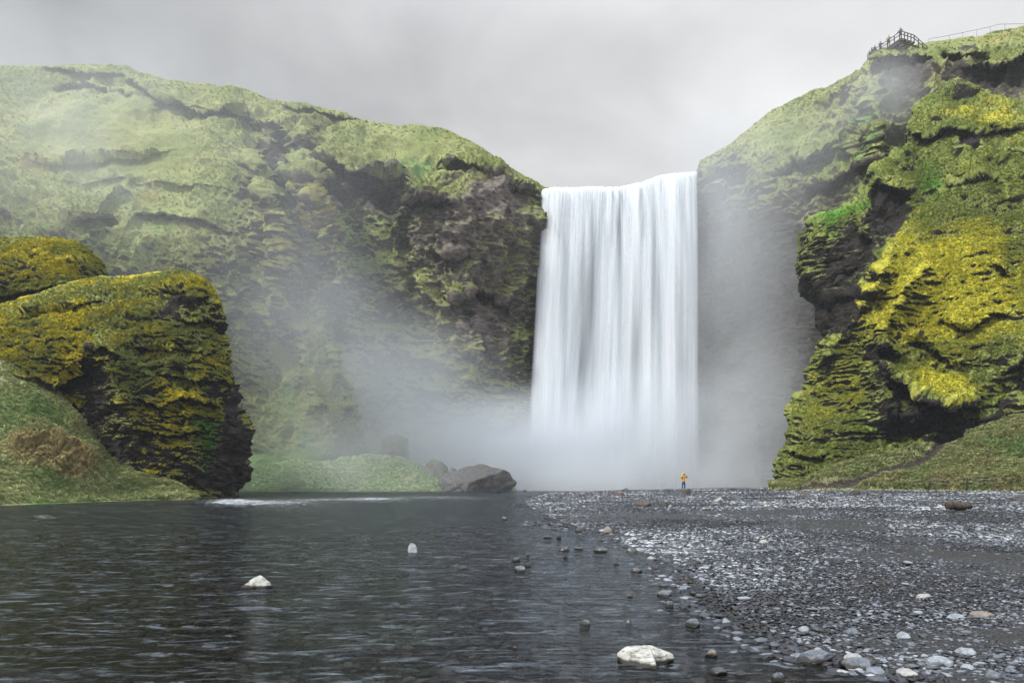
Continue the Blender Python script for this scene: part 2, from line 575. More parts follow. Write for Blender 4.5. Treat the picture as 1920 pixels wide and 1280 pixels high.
CTRL = [(-520, 175, 128), (-520, 500, 98), (-520, 930, 88), (-200, 130, 134), (-200, 450, 102), (-200, 930, 92),
        (0, 122, 140), (0, 220, 128), (0, 300, 121), (0, 450, 109), (0, 700, 102), (0, 930, 98),
        (150, 122, 141), (150, 300, 124), (150, 450, 113), (150, 930, 102),
        (300, 146, 142), (300, 300, 127), (300, 450, 117), (300, 600, 117), (300, 930, 114),
        (420, 162, 142), (420, 300, 130), (400, 450, 117), (420, 600, 119), (430, 930, 116),
        (500, 186, 142), (510, 300, 127), (500, 420, 121), (500, 520, 119.5), (500, 620, 121), (500, 720, 121), (500, 850, 118), (500, 930, 117),
        (600, 200, 141), (600, 300, 127), (600, 450, 120), (600, 600, 122), (600, 750, 121), (620, 860, 119), (600, 930, 118),
        (700, 232, 141), (700, 330, 123), (690, 420, 125), (700, 550, 125), (720, 700, 128), (740, 830, 125), (750, 930, 125),
        (780, 235, 141), (780, 340, 122), (800, 420, 123), (820, 550, 123.5), (840, 700, 126), (850, 850, 128), (860, 930, 130),
        (885, 270, 139), (900, 350, 126), (900, 500, 126), (900, 700, 127), (930, 930, 129),
        (970, 320, 138), (990, 380, 133), (990, 550, 133), (990, 800, 134), (990, 930, 134),
        (1060, 362, 138), (1060, 500, 139), (1060, 930, 139), (1200, 350, 139), (1200, 600, 141), (1200, 930, 141),
        (1306, 320, 137), (1306, 500, 139), (1306, 930, 139), (1340, 290, 137), (1350, 450, 135), (1350, 930, 134),
        (1440, 212, 137), (1440, 350, 128), (1440, 500, 127), (1440, 930, 125),
        (1550, 160, 133), (1550, 260, 122), (1550, 350, 116), (1530, 500, 115), (1530, 930, 112),
        (1637, 95, 119), (1637, 160, 116), (1640, 250, 111), (1640, 350, 107), (1640, 600, 104), (1640, 930, 100),
        (1740, 76, 122), (1740, 110, 113.5), (1740, 200, 109), (1740, 300, 103), (1740, 930, 94),
        (1850, 60, 122), (1850, 90, 114), (1850, 170, 104), (1850, 300, 98), (1850, 930, 90),
        (1960, 44, 120), (1960, 90, 110), (1960, 200, 98), (1960, 930, 84), (2300, 60, 110), (2300, 300, 88), (2300, 930, 76)]
D = tps(CTRL)(px, py)
px0, py0 = px, py
px, py = warped(px, py)
rock = np.zeros(px.shape)
for line, amp, wid, soft in [
        ([(75, 128), (160, 136), (235, 138), (262, 160), (300, 186), (345, 200)], 2.6, 10, 4),
        ([(95, 168), (150, 158), (210, 172), (260, 182)], 1.6, 8, 3),
        ([(0, 290), (90, 300), (180, 288), (260, 285), (330, 275)], .9, 12, 6),
        ([(100, 330), (220, 322), (300, 338), (410, 345), (450, 360)], .6, 12, 6),
        ([(280, 205), (330, 190), (380, 212), (450, 208), (482, 232), (505, 240)], 2.0, 14, 4),
        ([(495, 232), (510, 225), (535, 250), (566, 275), (580, 290)], 4.5, 34, 5),
        ([(530, 204), (585, 204), (615, 214), (668, 226)], 4.0, 16, 3),
        ([(590, 300), (625, 298), (650, 318), (700, 322), (762, 318)], 5.0, 45, 6),
        ([(760, 388), (800, 372), (835, 378), (850, 392)], 2.6, 22, 4),
        ([(820, 300), (870, 302), (920, 322), (965, 345), (1012, 368)], 3.0, 26, 5),
        ([(590, 350), (612, 335), (640, 365), (650, 392)], 2.2, 20, 4),
        ([(830, 560), (880, 548), (930, 552), (960, 570)], 2.5, 30, 5),
        ([(790, 470), (860, 470), (930, 500)], 1.2, 16, 4),
        ([(140, 410), (190, 405), (215, 408)], 2.4, 14, 3),
        ([(250, 395), (300, 400), (380, 415), (440, 440)], 1.6, 14, 4),
        ([(525, 340), (560, 330), (610, 340), (640, 372)], 2.0, 26, 5),
        ([(1440, 330), (1500, 300), (1560, 272), (1600, 262)], 4.0, 22, 6),
        ([(1520, 355), (1560, 335), (1620, 312), (1680, 300)], 3.0, 26, 6),
        ([(1630, 112), (1680, 108), (1740, 105), (1800, 96), (1860, 100)], 3.6, 48, 4),
        ([(1800, 128), (1850, 118), (1895, 112), (1960, 100)], 5.0, 44, 5),
        ([(1312, 330), (1345, 318), (1390, 330)], 1.6, 20, 4)]:
    a, b = ledge(px, py, line, amp * 1.3, wid, soft + 3)
    D += a
    rock += b * min(1.0, amp / 2.4)
# spurs that come down to the right, each standing in front of the next gully (lines run upwards: right side set back)
for line, amp, wid, soft, rk in [
        ([(515, 700), (525, 600), (540, 520), (528, 430), (500, 350), (470, 280), (440, 230)], 6.0, 70, 8, .35),
        ([(640, 620), (655, 520), (645, 440), (610, 370), (572, 310), (545, 280)], 6.5, 60, 8, .4),
        ([(712, 900), (690, 830), (668, 770), (640, 690), (605, 600), (590, 550)], 9.0, 90, 8, .3),
        ([(440, 560), (445, 500), (420, 430), (380, 370)], 3.0, 50, 8, .2),
        ([(130, 480), (180, 420), (200, 370), (260, 330)], 2.5, 50, 8, .15),
        ([(765, 640), (752, 540), (750, 450), (755, 380)], 3.0, 40, 8, .2),
        ([(505, 245), (480, 236), (420, 215), (340, 188)], -2.0, 24, 6, .2),
        ([(905, 700), (880, 620), (850, 560)], 3.0, 40, 8, .2),
        ([(1620, 330), (1632, 220), (1628, 110)], -5.0, 60, 8, .2)]:
    a, b = ledge(px, py, line, amp * .7, wid, soft + 8)
    D += a
    rock += b * rk
for line, amp, wid in [
        ([(440, 230), (470, 300), (505, 390), (520, 470), (515, 560), (505, 640)], -5.0, 26),
        ([(560, 300), (590, 370), (620, 440), (640, 520), (625, 580)], -5.5, 26),
        ([(380, 330), (430, 420), (450, 520), (455, 600)], -2.5, 30),
        ([(170, 330), (110, 420), (60, 500)], -2.0, 26), ([(260, 340), (230, 420), (215, 480)], -1.6, 18),
        ([(545, 560), (575, 660), (610, 760), (650, 850)], -5.5, 40),
        ([(600, 600), (632, 680), (668, 780), (690, 860)], -4.0, 22),
        ([(690, 560), (700, 620), (760, 720)], -2.2, 20),
        ([(880, 560), (905, 620), (930, 690)], -1.5, 20),
        ([(748, 360), (752, 450), (758, 560), (765, 640)], 2.5, 14),
        ([(1330, 300), (1350, 420), (1345, 600)], -2.0, 20),
        ([(1628, 110), (1630, 200), (1622, 300)], -4.0, 20)]:
    D += ridge(px, py, line, amp, wid)
D += blobs(px, py, [(705, 375, 55, 26, 5.5), (535, 285, 30, 30, 3.0), (700, 640, 45, 60, 4.0), (620, 620, 20, 50, 3.0), (850, 600, 36, 22, 1.8),
                    (620, 385, 26, 18, -2.0), (545, 400, 20, 16, -1.5), (1655, 170, 26, 60, 2.0), (1870, 150, 60, 26, 3.0), (470, 470, 12, 60, 2.2)])
px, py = px0, py0
P = at(px, py, D)
px, py = warped(px, py)
N0 = grid_normals(smooth(P, 6))
rug = np.clip(1.05 - blobs(px, py, [(120, 240, 240, 100, .85), (330, 280, 120, 60, .5), (300, 430, 130, 70, .5), (250, 380, 300, 60, .3), (560, 890, 260, 60, .9), (780, 270, 120, 34, .8), (380, 190, 120, 30, .5), (1450, 250, 110, 60, .7), (1420, 620, 90, 220, .85), (700, 500, 50, 90, .5), (740, 850, 120, 60, .6), (560, 740, 110, 130, .7), (1800, 80, 120, 16, .7)]), 0.12, 1)
d = 3.0 * fbm(P, 1 / 20, 3, 0.5, 3) + rug * 2.6 * (fbm(P, 1 / 5.5, 4, 0.55, 13, ridged=True) - .3)
strata = fbm(P, 1 / 3.2, 3, 0.5, 23, stretch=(0.22, 0.22, 1.6))
gull = fbm(P, 1 / 5.0, 3, 0.5, 33, stretch=(1.2, 1.2, 0.22), ridged=True)
steep = np.clip(1 - np.abs(N0[..., 2]) * 1.5, 0, 1)
d += rug * (strata * (0.35 + 0.1 * steep) + gull * 2.2 * steep)
cu, cc = cushions(P, 2.6, 1.15, 2)
cu2, cc2 = cushions(P, 1.1, 0.55, 5)
tuft = 0.5 + 0.5 * fbm(P, 1 / 9, 3, 0.5, 61)
d += ((cu - .6) * 0.40 + (cu2 - .6) * 0.30) * (0.35 + 0.8 * tuft) * (.3 + .7 * rug) + 0.22 * (.4 + .6 * rug) * fbm(P, 1.1, 3, 0.6, 71)
d += rug * (.35 + .8 * np.clip(rock, 0, 1)) * (1.0 * blocky(P, .28, 181) + .4 * blocky(P, .8, 183))
fall_zone = np.clip((px0 - 1025) / 20, 0, 1) * np.clip((1318 - px0) / 20, 0, 1)
d *= 1 - 0.7 * fall_zone
d = np.where(py0 > 800, d - np.clip((py0 - 800) / 60, 0, 1) * np.clip(d, -1, 9) * .6 * (px0 < 1000), d)
edge = np.clip(vv * 25, 0.25, 1)
P = P + N0 * (d * edge)[..., None]
N1 = grid_normals(smooth(P, 1))
nz = N1[..., 2]
wob = fbm(P, 1 / 6, 4, 0.6, 81)
wob2 = fbm(P, 1 / 1.6, 3, 0.6, 91)
brown = blobs(px, py, [(860, 440, 90, 70, 1.1), (900, 600, 60, 60, 0.95), (930, 370, 60, 30, 0.8), (705, 375, 60, 28, 1.5), (620, 620, 40, 60, .4), (1470, 660, 170, 260, 2.2), (330, 520, 90, 50, .35), (500, 470, 60, 90, .35),
                       (1420, 480, 90, 120, 0.5), (1170, 640, 200, 400, 1.2), (1690, 170, 55, 60, 0.85), (1870, 150, 80, 28, 1.3), (520, 290, 34, 30, 0.8), (1000, 450, 30, 60, .3)])
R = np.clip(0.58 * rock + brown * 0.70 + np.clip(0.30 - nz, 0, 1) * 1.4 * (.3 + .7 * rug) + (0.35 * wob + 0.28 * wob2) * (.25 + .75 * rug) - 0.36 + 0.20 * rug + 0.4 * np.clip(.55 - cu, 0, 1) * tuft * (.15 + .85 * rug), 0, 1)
G = np.clip(0.15 + 0.35 * fbm(P, 1 / 9, 3, 0.5, 101) + (.55 + .8 * fbm(P, 1 / 3, 3, .6, 103)) * blobs(px, py, [(300, 450, 60, 90, .5), (180, 440, 60, 30, .4), (785, 300, 45, 22, .8), (800, 375, 30, 20, .8), (740, 460, 40, 90, .7), (650, 450, 60, 60, .45),
    (560, 880, 200, 50, .9), (780, 850, 80, 50, .9), (540, 370, 26, 40, .5), (700, 640, 60, 80, .4), (1680, 230, 60, 90, .5), (1600, 340, 60, 50, .4), (1370, 330, 70, 60, .35), (540, 780, 60, 120, .35), (420, 240, 60, 20, .2), (1640, 240, 30, 40, .4)]), 0, 1)
B = np.clip(0.05 + 0.6 * (cu - 0.55) * tuft + 0.42 * fbm(P, 1 / 7, 3, 0.5, 111) + blobs(px, py, [(590, 400, 50, 70, .4), (540, 500, 50, 70, .35), (200, 290, 160, 16, .3), (880, 250, 60, 20, .15), (1850, 120, 100, 60, .3), (900, 530, 50, 30, .3), (850, 640, 60, 60, .3)]), 0, 1)
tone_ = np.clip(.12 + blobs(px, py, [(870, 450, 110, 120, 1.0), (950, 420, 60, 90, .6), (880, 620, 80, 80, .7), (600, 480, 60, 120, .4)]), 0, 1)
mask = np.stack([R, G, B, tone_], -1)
vis = np.where((px0 > -140) & (px0 < 2060), 1.0, 0) * (1 - .97 * fall_zone) * np.where((px0 > 1500) & (py0 > 450), 0.0, 1.0)
tufts('hillside_tufts', P, N1, mask, cu, 90000, 0.24, PAL_FAR, vis * np.clip(rug * 1.3 - .3, 0, 1))
steps = [(1.0, 0.0), (3.0, -0.1), (7, -0.4), (20, -1.0), (60, -2.0), (160, -4.0)]
P = add_back_rows(P, steps)
mask = np.concatenate([np.repeat(mask[:1], len(steps), 0), mask], 0)
CLIFF_P, CLIFF_PX = P, tp[:, 0]
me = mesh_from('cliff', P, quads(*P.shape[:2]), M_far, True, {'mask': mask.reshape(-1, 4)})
link('cliff', me, kind='structure')
CLIFF_TOPROW = P[len(steps)]

# ================================================================== 2. the near mossy cliff on the right
top = [(1498, 437), (1512, 415), (1545, 402), (1580, 393), (1605, 372), (1630, 345), (1641, 312), (1662, 296), (1700, 272), (1708, 250), (1710, 228), (1726, 202), (1744, 188),
       (1774, 170), (1792, 157), (1815, 165), (1850, 188), (1880, 190), (1920, 194), (2000, 205), (2300, 260)]
left = [(1498, 437), (1496, 470), (1500, 510), (1508, 540), (1530, 565), (1542, 600), (1556, 636), (1545, 655), (1530, 680), (1522, 712), (1516, 738), (1488, 745), (1476, 775), (1478, 805), (1462, 850), (1452, 890), (1456, 925)]
bottom = [(1456, 925), (1700, 930), (2300, 955)]
right = [(2300, 260), (2300, 955)]
NU, NV = 520, 520
uu = np.linspace(0, 1, NU) ** 1.0
px, py = coons(top, bottom, left, right, NU, NV, uu)
CT = [(1498, 437, 92), (1500, 520, 90), (1560, 600, 88), (1520, 740, 86), (1456, 925, 83), (1456, 860, 84),
      (1560, 450, 88), (1640, 420, 86), (1650, 330, 93), (1710, 240, 95), (1792, 160, 97), (1900, 200, 94), (2000, 210, 92),
      (1600, 560, 86), (1640, 600, 82), (1600, 750, 81), (1540, 850, 81), (1560, 925, 79),
      (1680, 450, 84), (1720, 380, 88), (1800, 330, 87), (1900, 330, 84), (1750, 500, 81), (1850, 500, 79), (1750, 600, 78), (1900, 600, 76),
      (1700, 700, 76.5), (1720, 800, 75), (1820, 720, 73.5), (1900, 700, 72.5), (1800, 840, 72.5), (1900, 830, 70), (1650, 925, 75), (1750, 925, 71), (1900, 925, 66),
      (1640, 850, 78), (2300, 260, 84), (2300, 600, 66), (2300, 950, 52)]
D = tps(CT)(px, py)
px0, py0 = px, py
lx = np.interp(np.linspace(0, 1, NV), np.linspace(0, 1, NV), resample(left, NV)[:, 0])[:, None]
dl = px - lx
D += 7.0 * (1 - np.sqrt(1 - (1 - np.clip(dl / 60, 0, 1)) ** 2))
ty = resample(top, NU, uu)[:, 1][None]
D += 4.0 * (1 - np.sqrt(1 - (1 - np.clip((py - ty) / 40, 0, 1)) ** 2))
px, py = warped(px, py)
rock = np.zeros(px.shape)
for line, amp, wid, soft in [
        ([(1498, 500), (1530, 545), (1560, 560), (1610, 548), (1648, 545)], 2.2, 40, 5),
        ([(1632, 345), (1660, 345), (1690, 360), (1712, 368)], 2.6, 46, 5),
        ([(1595, 398), (1610, 440), (1640, 452), (1668, 460)], 1.4, 24, 4),
        ([(1712, 248), (1735, 258), (1760, 240), (1800, 240), (1850, 250), (1920, 240)], 2.8, 14, 4),
        ([(1795, 262), (1815, 255), (1840, 262)], 2.6, 24, 3),
        ([(1770, 335), (1800, 342), (1850, 330), (1890, 345)], 1.2, 16, 4),
        ([(1868, 290), (1890, 282), (1920, 285), (1990, 280)], 1.8, 12, 4),
        ([(1640, 660), (1660, 645), (1682, 655), (1690, 672)], 3.0, 34, 4),
        ([(1665, 715), (1700, 715), (1740, 748), (1790, 758), (1832, 752)], 4.6, 44, 5),
        ([(1700, 640), (1722, 632), (1760, 660), (1790, 690)], 1.6, 16, 3),
        ([(1760, 600), (1820, 620), (1860, 590), (1900, 590)], 1.6, 14, 3),
        ([(1860, 490), (1880, 500), (1900, 520)], 1.2, 12, 3),
        ([(1470, 845), (1510, 855), (1555, 850)], 1.2, 14, 4),
        ([(1880, 700), (1920, 670), (2000, 650)], 3.0, 60, 5)]:
    a, b = ledge(px, py, line, amp, wid, soft)
    D += a
    rock += b * min(1.0, amp / 2.2)
for line, amp, wid in [
        ([(1672, 455), (1650, 520), (1600, 600), (1560, 650), (1520, 720)], -5.0, 26),
        ([(1760, 480), (1700, 540), (1650, 620), (1640, 680)], -3.0, 26),
        ([(1640, 360), (1615, 440), (1600, 520)], -1.8, 18),
        ([(1545, 410), (1550, 470), (1565, 560)], 1.2, 12),
        ([(1665, 650), (1655, 730), (1665, 800)], -1.5, 16),
        ([(1830, 560), (1790, 640), (1800, 700)], -1.6, 30)]:
    D += ridge(px, py, line, amp, wid)
D += blobs(px, py, [(1738, 775, 80, 55, -3.2), (1712, 815, 60, 22, 2.5), (1645, 690, 26, 26, -1.8), (1818, 275, 20, 14, -2.5), (1820, 320, 40, 28, -1.6), (1840, 225, 90, 18, -2.0),
                    (1610, 500, 40, 60, 2.2), (1880, 745, 22, 50, 1.5), (1680, 400, 30, 26, 1.5), (1500, 820, 30, 40, -1.5)])
P = at(px0, py0, D)
N0 = grid_normals(smooth(P, 5))
lum_m = np.clip(1 - blobs(px, py, [(1820, 500, 130, 110, 0.7), (1850, 870, 120, 40, 0.6)]), 0.3, 1)     # smoother slopes
d = 1.5 * fbm(P, 1 / 10, 4, 0.5, 4) * lum_m + 0.85 * (fbm(P, 1 / 3.2, 4, 0.55, 14, ridged=True) - .3) * lum_m
strata = fbm(P, 1 / 2.0, 3, 0.5, 24, stretch=(0.25, 0.25, 1.5))
d += strata * 0.45 * lum_m
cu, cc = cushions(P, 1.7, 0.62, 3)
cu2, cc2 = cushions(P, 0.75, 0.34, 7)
dark = np.clip(0.75 * rock + blobs(px, py, [(1735, 795, 75, 32, .95), (1590, 500, 55, 70, 0.75), (1575, 600, 30, 40, .8), (1665, 395, 40, 50, .9), (1645, 690, 24, 50, .8), (1818, 275, 20, 16, 1.0), (1900, 720, 40, 70, 0.55), (1800, 175, 45, 16, .8), (1665, 770, 26, 60, .5)]), 0, 1.4)
cover = np.clip(1.15 - dark, 0.1, 1)
d += .9 * (1.1 - cover) * blocky(P, .55, 171) + .35 * (1.1 - cover) * blocky(P, 1.5, 173)
d += ((cu - .6) * 0.50 + (cu2 - .6) * 0.28) * cover + 0.13 * fbm(P, 2.2, 3, 0.6, 72) + 0.22 * (1 - cover) * fbm(P, 0.9, 3, .6, 77, ridged=True)
P = P + N0 * d[..., None]
N1 = grid_normals(smooth(P, 1))
nz = N1[..., 2]
wob = fbm(P, 1 / 4, 4, 0.6, 82)
wob2 = fbm(P, 1 / 1.0, 3, 0.6, 92)
path = np.exp(-(polydist(px, py, [(1620, 905), (1680, 878), (1735, 858), (1770, 832), (1830, 800), (1900, 760)])[0] / 10) ** 2)
G = np.clip(0.12 + 0.4 * fbm(P, 1 / 6, 3, 0.5, 102) + (.55 + .8 * fbm(P, 1 / 2, 3, .6, 103)) * blobs(px, py, [(1690, 240, 60, 90, .4), (1560, 440, 14, 60, .35), (1750, 350, 40, 30, .5), (1670, 760, 18, 40, .9), (1600, 800, 50, 60, .35), (1890, 850, 60, 40, .6), (1740, 870, 30, 12, .8), (1900, 440, 60, 60, .25), (1620, 640, 40, 60, .15)]), 0, 1)
B = np.clip(0.10 + 0.45 * (cu - 0.6) + 0.40 * fbm(P, 1 / 5, 3, 0.5, 112) + blobs(px, py, [(1790, 500, 150, 100, .62), (1700, 560, 80, 90, .45), (1820, 590, 110, 60, .5), (1760, 720, 60, 40, .4), (1850, 215, 70, 20, .3), (1810, 320, 40, 30, .4), (1570, 720, 70, 80, .22),
    (1850, 870, 130, 45, -.9), (1560, 900, 120, 30, -.7), (1760, 300, 60, 50, -.5), (1760, 410, 60, 30, -.35), (1590, 480, 60, 60, -.4), (1880, 360, 70, 40, -.15)]), 0, 1)
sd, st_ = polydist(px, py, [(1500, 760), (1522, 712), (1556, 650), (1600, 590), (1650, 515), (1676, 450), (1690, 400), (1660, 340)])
face = np.clip(-sd / 14, 0, 1) * (py < 700)            # the darker, less mossy wall left of the long diagonal ridge
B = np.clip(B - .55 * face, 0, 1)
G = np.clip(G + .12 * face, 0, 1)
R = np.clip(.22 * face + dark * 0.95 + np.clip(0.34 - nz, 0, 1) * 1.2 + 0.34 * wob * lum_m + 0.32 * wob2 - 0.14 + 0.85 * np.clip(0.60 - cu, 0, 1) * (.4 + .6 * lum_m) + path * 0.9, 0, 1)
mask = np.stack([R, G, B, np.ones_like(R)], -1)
tufts('moss_tufts', P, N1, mask, cu, 150000, 0.15, PAL_NEAR, np.where((px0 < 2080) & (py0 < 925), 1.0, 0))
steps = [(1.2, -0.4), (4.0, -1.2), (9.0, -2.5)]
P = add_back_rows(P, steps)
mask = np.concatenate([np.repeat(mask[:1], len(steps), 0), mask], 0)
cols = []
for (dy, dx) in [(9.0, 3.0), (4.5, 0.9), (1.6, 0.1)]:
    c = P[:, 0].copy(); k = 1 + dy / c[:, 1]; c[:, 0] = c[:, 0] * k + dx; c[:, 1] += dy; c[:, 2] = c[:, 2]
    cols.append(c)
P = np.concatenate([np.stack(cols, 1), P], 1)
mask = np.concatenate([np.repeat(mask[:, :1], 3, 1), mask], 1)
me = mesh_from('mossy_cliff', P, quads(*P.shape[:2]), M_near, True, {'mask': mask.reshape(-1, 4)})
link('mossy_cliff', me, kind='structure')
RIGHT_P = P

# ================================================================== 3. the mossy rock outcrops on the left


def outcrop(name, top, right, bottom, left, CT, ledges, ridges, blb, NU, NV, rr, rt, darkb, greenb, mossb, seed, amp=1.0, ntuft=110000):
    px, py = coons(top, bottom, left, right, NU, NV)
    D = tps(CT)(px, py)
    rx = resample(right, NV)[:, 0][:, None]
    D += rr[0] * (1 - np.sqrt(1 - (1 - np.clip((rx - px) / rr[1], 0, 1)) ** 2))
    ty = resample(top, NU)[:, 1][None]
    D += rt[0] * (1 - np.sqrt(1 - (1 - np.clip((py - ty) / rt[1], 0, 1)) ** 2))
    px0, py0 = px, py
    px, py = warped(px, py)
    rock = np.zeros(px.shape)
    for line, a_, w_, s_ in ledges:
        a, b = ledge(px, py, line, a_, w_, s_)
        D += a
        rock += b * min(1.0, a_ / 1.6)
    for line, a_, w_ in ridges:
        D += ridge(px, py, line, a_, w_)
    D += blobs(px, py, blb)
    P = at(px0, py0, D)
    N0 = grid_normals(smooth(P, 5))
    dark = np.clip(0.7 * rock + blobs(px, py, darkb), 0, 1.4)
    cover = np.clip(1.2 - dark, 0.1, 1)
    d = -0.25 + amp * (1.1 * fbm(P, 1 / 8, 4, 0.5, seed) + 0.6 * (fbm(P, 1 / 2.6, 4, 0.55, seed + 10, ridged=True) - .3)) + 0.30 * fbm(P, 1 / 1.6, 3, 0.5, seed + 20, stretch=(0.3, 0.3, 1.4))
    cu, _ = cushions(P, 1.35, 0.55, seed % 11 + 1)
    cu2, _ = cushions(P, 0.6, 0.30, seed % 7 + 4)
    d += .8 * (1.2 - cover) * blocky(P, .6, 171) + .3 * (1.2 - cover) * blocky(P, 1.7, 173)
    d += ((cu - .6) * 0.52 + (cu2 - .6) * 0.26) * cover + 0.10 * fbm(P, 2.6, 3, 0.6, seed + 70) + 0.25 * (1 - cover) * fbm(P, 0.9, 4, .6, seed + 77, ridged=True)
    d = d * np.clip(np.linspace(0, 1, NV)[:, None] * 22, .25, 1)
    P = P + N0 * d[..., None]
    N1 = grid_normals(smooth(P, 1))
    nz = N1[..., 2]
    wob2 = fbm(P, 1.1, 3, 0.6, seed + 90)
    G = np.clip(0.10 + 0.35 * fbm(P, 1 / 4, 3, 0.5, seed + 100) + blobs(px, py, greenb), 0, 1)
    B = np.clip(0.22 + 0.7 * (cu - 0.6) + 0.45 * fbm(P, 1 / 4, 3, 0.5, seed + 110) + blobs(px, py, mossb), 0, 1)
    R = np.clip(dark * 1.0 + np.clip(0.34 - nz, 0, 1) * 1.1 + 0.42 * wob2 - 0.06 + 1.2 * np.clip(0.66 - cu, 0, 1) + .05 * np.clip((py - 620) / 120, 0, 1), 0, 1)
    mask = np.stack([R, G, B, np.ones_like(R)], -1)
    tufts('moss_tufts', P, N1, mask, cu, ntuft, 0.13, PAL_ROCK, np.where((px0 > -160), 1.0, 0))
    steps = [(1.0, -0.5), (3.5, -2.0), (9.0, -6.0)]
    P = add_back_rows(P, steps)
    mask = np.concatenate([np.repeat(mask[:1], len(steps), 0), mask], 0)
    cols = []
    for (dy, dx) in [(1.2, -0.1), (4.0, -1.0), (10.0, -5.0)]:
        c = P[:, -1].copy(); k = 1 + dy / c[:, 1]; c[:, 0] = c[:, 0] * k + dx; c[:, 1] += dy
        cols.append(c)
    P = np.concatenate([P, np.stack(cols, 1)], 1)
    mask = np.concatenate([mask, np.repeat(mask[:, -1:], 3, 1)], 1)
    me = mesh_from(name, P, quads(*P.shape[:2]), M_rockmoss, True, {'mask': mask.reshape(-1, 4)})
    return link(name, me)


o = outcrop('rock_outcrop',
            [(-200, 610), (-60, 575), (0, 568), (60, 552), (120, 535), (190, 517), (240, 519), (290, 506), (340, 502), (372, 515), (398, 540)],
            [(398, 540), (414, 572), (424, 600), (414, 622), (424, 650), (432, 680), (444, 720), (450, 765), (464, 790), (469, 835), (462, 880), (448, 915), (438, 945)],
            [(-200, 975), (100, 965), (438, 945)], [(-200, 610), (-200, 975)],
            [(-200, 610, 66), (0, 568, 68), (0, 640, 63), (0, 760, 60), (-200, 800, 56), (-200, 960, 52), (0, 960, 56), (100, 600, 64), (150, 540, 69), (150, 680, 61.5), (120, 780, 61),
             (240, 519, 71), (240, 600, 65), (340, 502, 69), (340, 560, 66), (400, 560, 67), (300, 700, 63), (200, 700, 61), (170, 800, 61), (300, 850, 62), (400, 700, 64.5), (420, 850, 64.5),
             (440, 930, 65.5), (300, 950, 61), (200, 950, 58.5)],
            [([(20, 705), (60, 715), (100, 735), (140, 700), (150, 670)], 1.6, 26, 4), ([(300, 545), (340, 550), (390, 560), (420, 590)], 1.0, 26, 3),
             ([(140, 690), (165, 655), (200, 650), (225, 668)], 1.0, 50, 6), ([(105, 760), (130, 750), (145, 770)], 1.2, 30, 3),
             ([(230, 740), (300, 760), (350, 745), (420, 760)], 0.8, 14, 3), ([(330, 600), (380, 600), (424, 612)], 1.0, 14, 3),
             ([(240, 650), (320, 655), (400, 665)], 0.6, 12, 3), ([(250, 700), (330, 705), (430, 720)], 0.6, 12, 3), ([(260, 810), (330, 815), (380, 800)], 0.7, 14, 3),
             ([(20, 590), (100, 575), (190, 565)], 0.7, 14, 3)],
            [([(215, 620), (200, 680), (230, 760), (250, 860)], -1.6, 30), ([(330, 700), (350, 800), (370, 900)], -0.6, 20)],
            [(190, 820, 40, 60, .5), (385, 830, 26, 50, .6), (185, 665, 26, 18, -1.2)], 430, 380, (6.0, 46), (4.5, 40),
            [(178, 760, 30, 70, .75), (200, 860, 50, 30, .5), (340, 575, 40, 22, .6), (60, 725, 60, 16, .8), (440, 850, 30, 80, 1.1), (400, 900, 60, 30, .7), (250, 850, 60, 40, .5), (440, 760, 16, 40, .5), (330, 870, 70, 50, .35), (418, 610, 14, 24, .7), (400, 730, 40, 20, .4), (260, 780, 60, 60, .25)],
            [(385, 800, 34, 60, .7), (400, 870, 30, 40, .6), (400, 900, 60, 20, .5), (130, 570, 60, 20, .3), (260, 740, 30, 60, .2), (230, 900, 60, 20, .5)],
            [(100, 620, 100, 60, .15), (320, 540, 60, 20, .15), (330, 760, 60, 40, .15), (400, 870, 50, 50, -.3)], 31)
tag(o, 'huge moss covered rock with dark bare sides standing at the left river bank', 'rock')
o = outcrop('rock_outcrop',
            [(-260, 500), (-100, 462), (0, 446), (60, 440), (110, 443), (150, 452), (176, 468)],
            [(176, 468), (192, 490), (198, 512), (192, 535), (180, 560)],
            [(-260, 640), (0, 590), (180, 560)], [(-260, 500), (-260, 640)],
            [(-260, 500, 76), (-260, 640, 70), (0, 446, 79), (0, 500, 74), (0, 545, 73), (0, 590, 76), (100, 442, 80), (100, 500, 75), (110, 540, 74.5), (180, 470, 81), (190, 500, 79), (180, 560, 79)],
            [([(-60, 555), (0, 548), (60, 545), (110, 535), (160, 530)], 2.4, 20, 4), ([(0, 480), (60, 478), (120, 490), (170, 492)], 0.6, 10, 3)],
            [], [], 240, 170, (3.0, 30), (3.0, 26),
            [(40, 565, 90, 14, 1.2)], [(90, 470, 40, 14, .5), (150, 480, 20, 14, .4)], [(60, 500, 100, 30, .1)], 47, 0.8, 40000)
tag(o, 'smaller dome of orange and green moss behind the huge rock at the left frame edge', 'rock')

# ================================================================== 4. ground: river bed, gravel bank, grassy banks


def shore_x(y):
    """world x of the waterline of the gravel bank at forward distance y"""
    ys = [0, 4.6, 5.35, 5.7, 6.46, 7.3, 8.46, 11.2, 15.1, 19.8, 23.4, 32, 45.7, 60, 87, 105, 125, 300]
    xs = [4.9, 3.75, 3.1, 2.85, 2.6, 2.5, 2.5, 2.9, 2.7, 2.6, 1.9, 1.2, 0.9, 1.2, 4.5, 9.0, 26, 60]
    return np.interp(y, ys, xs)


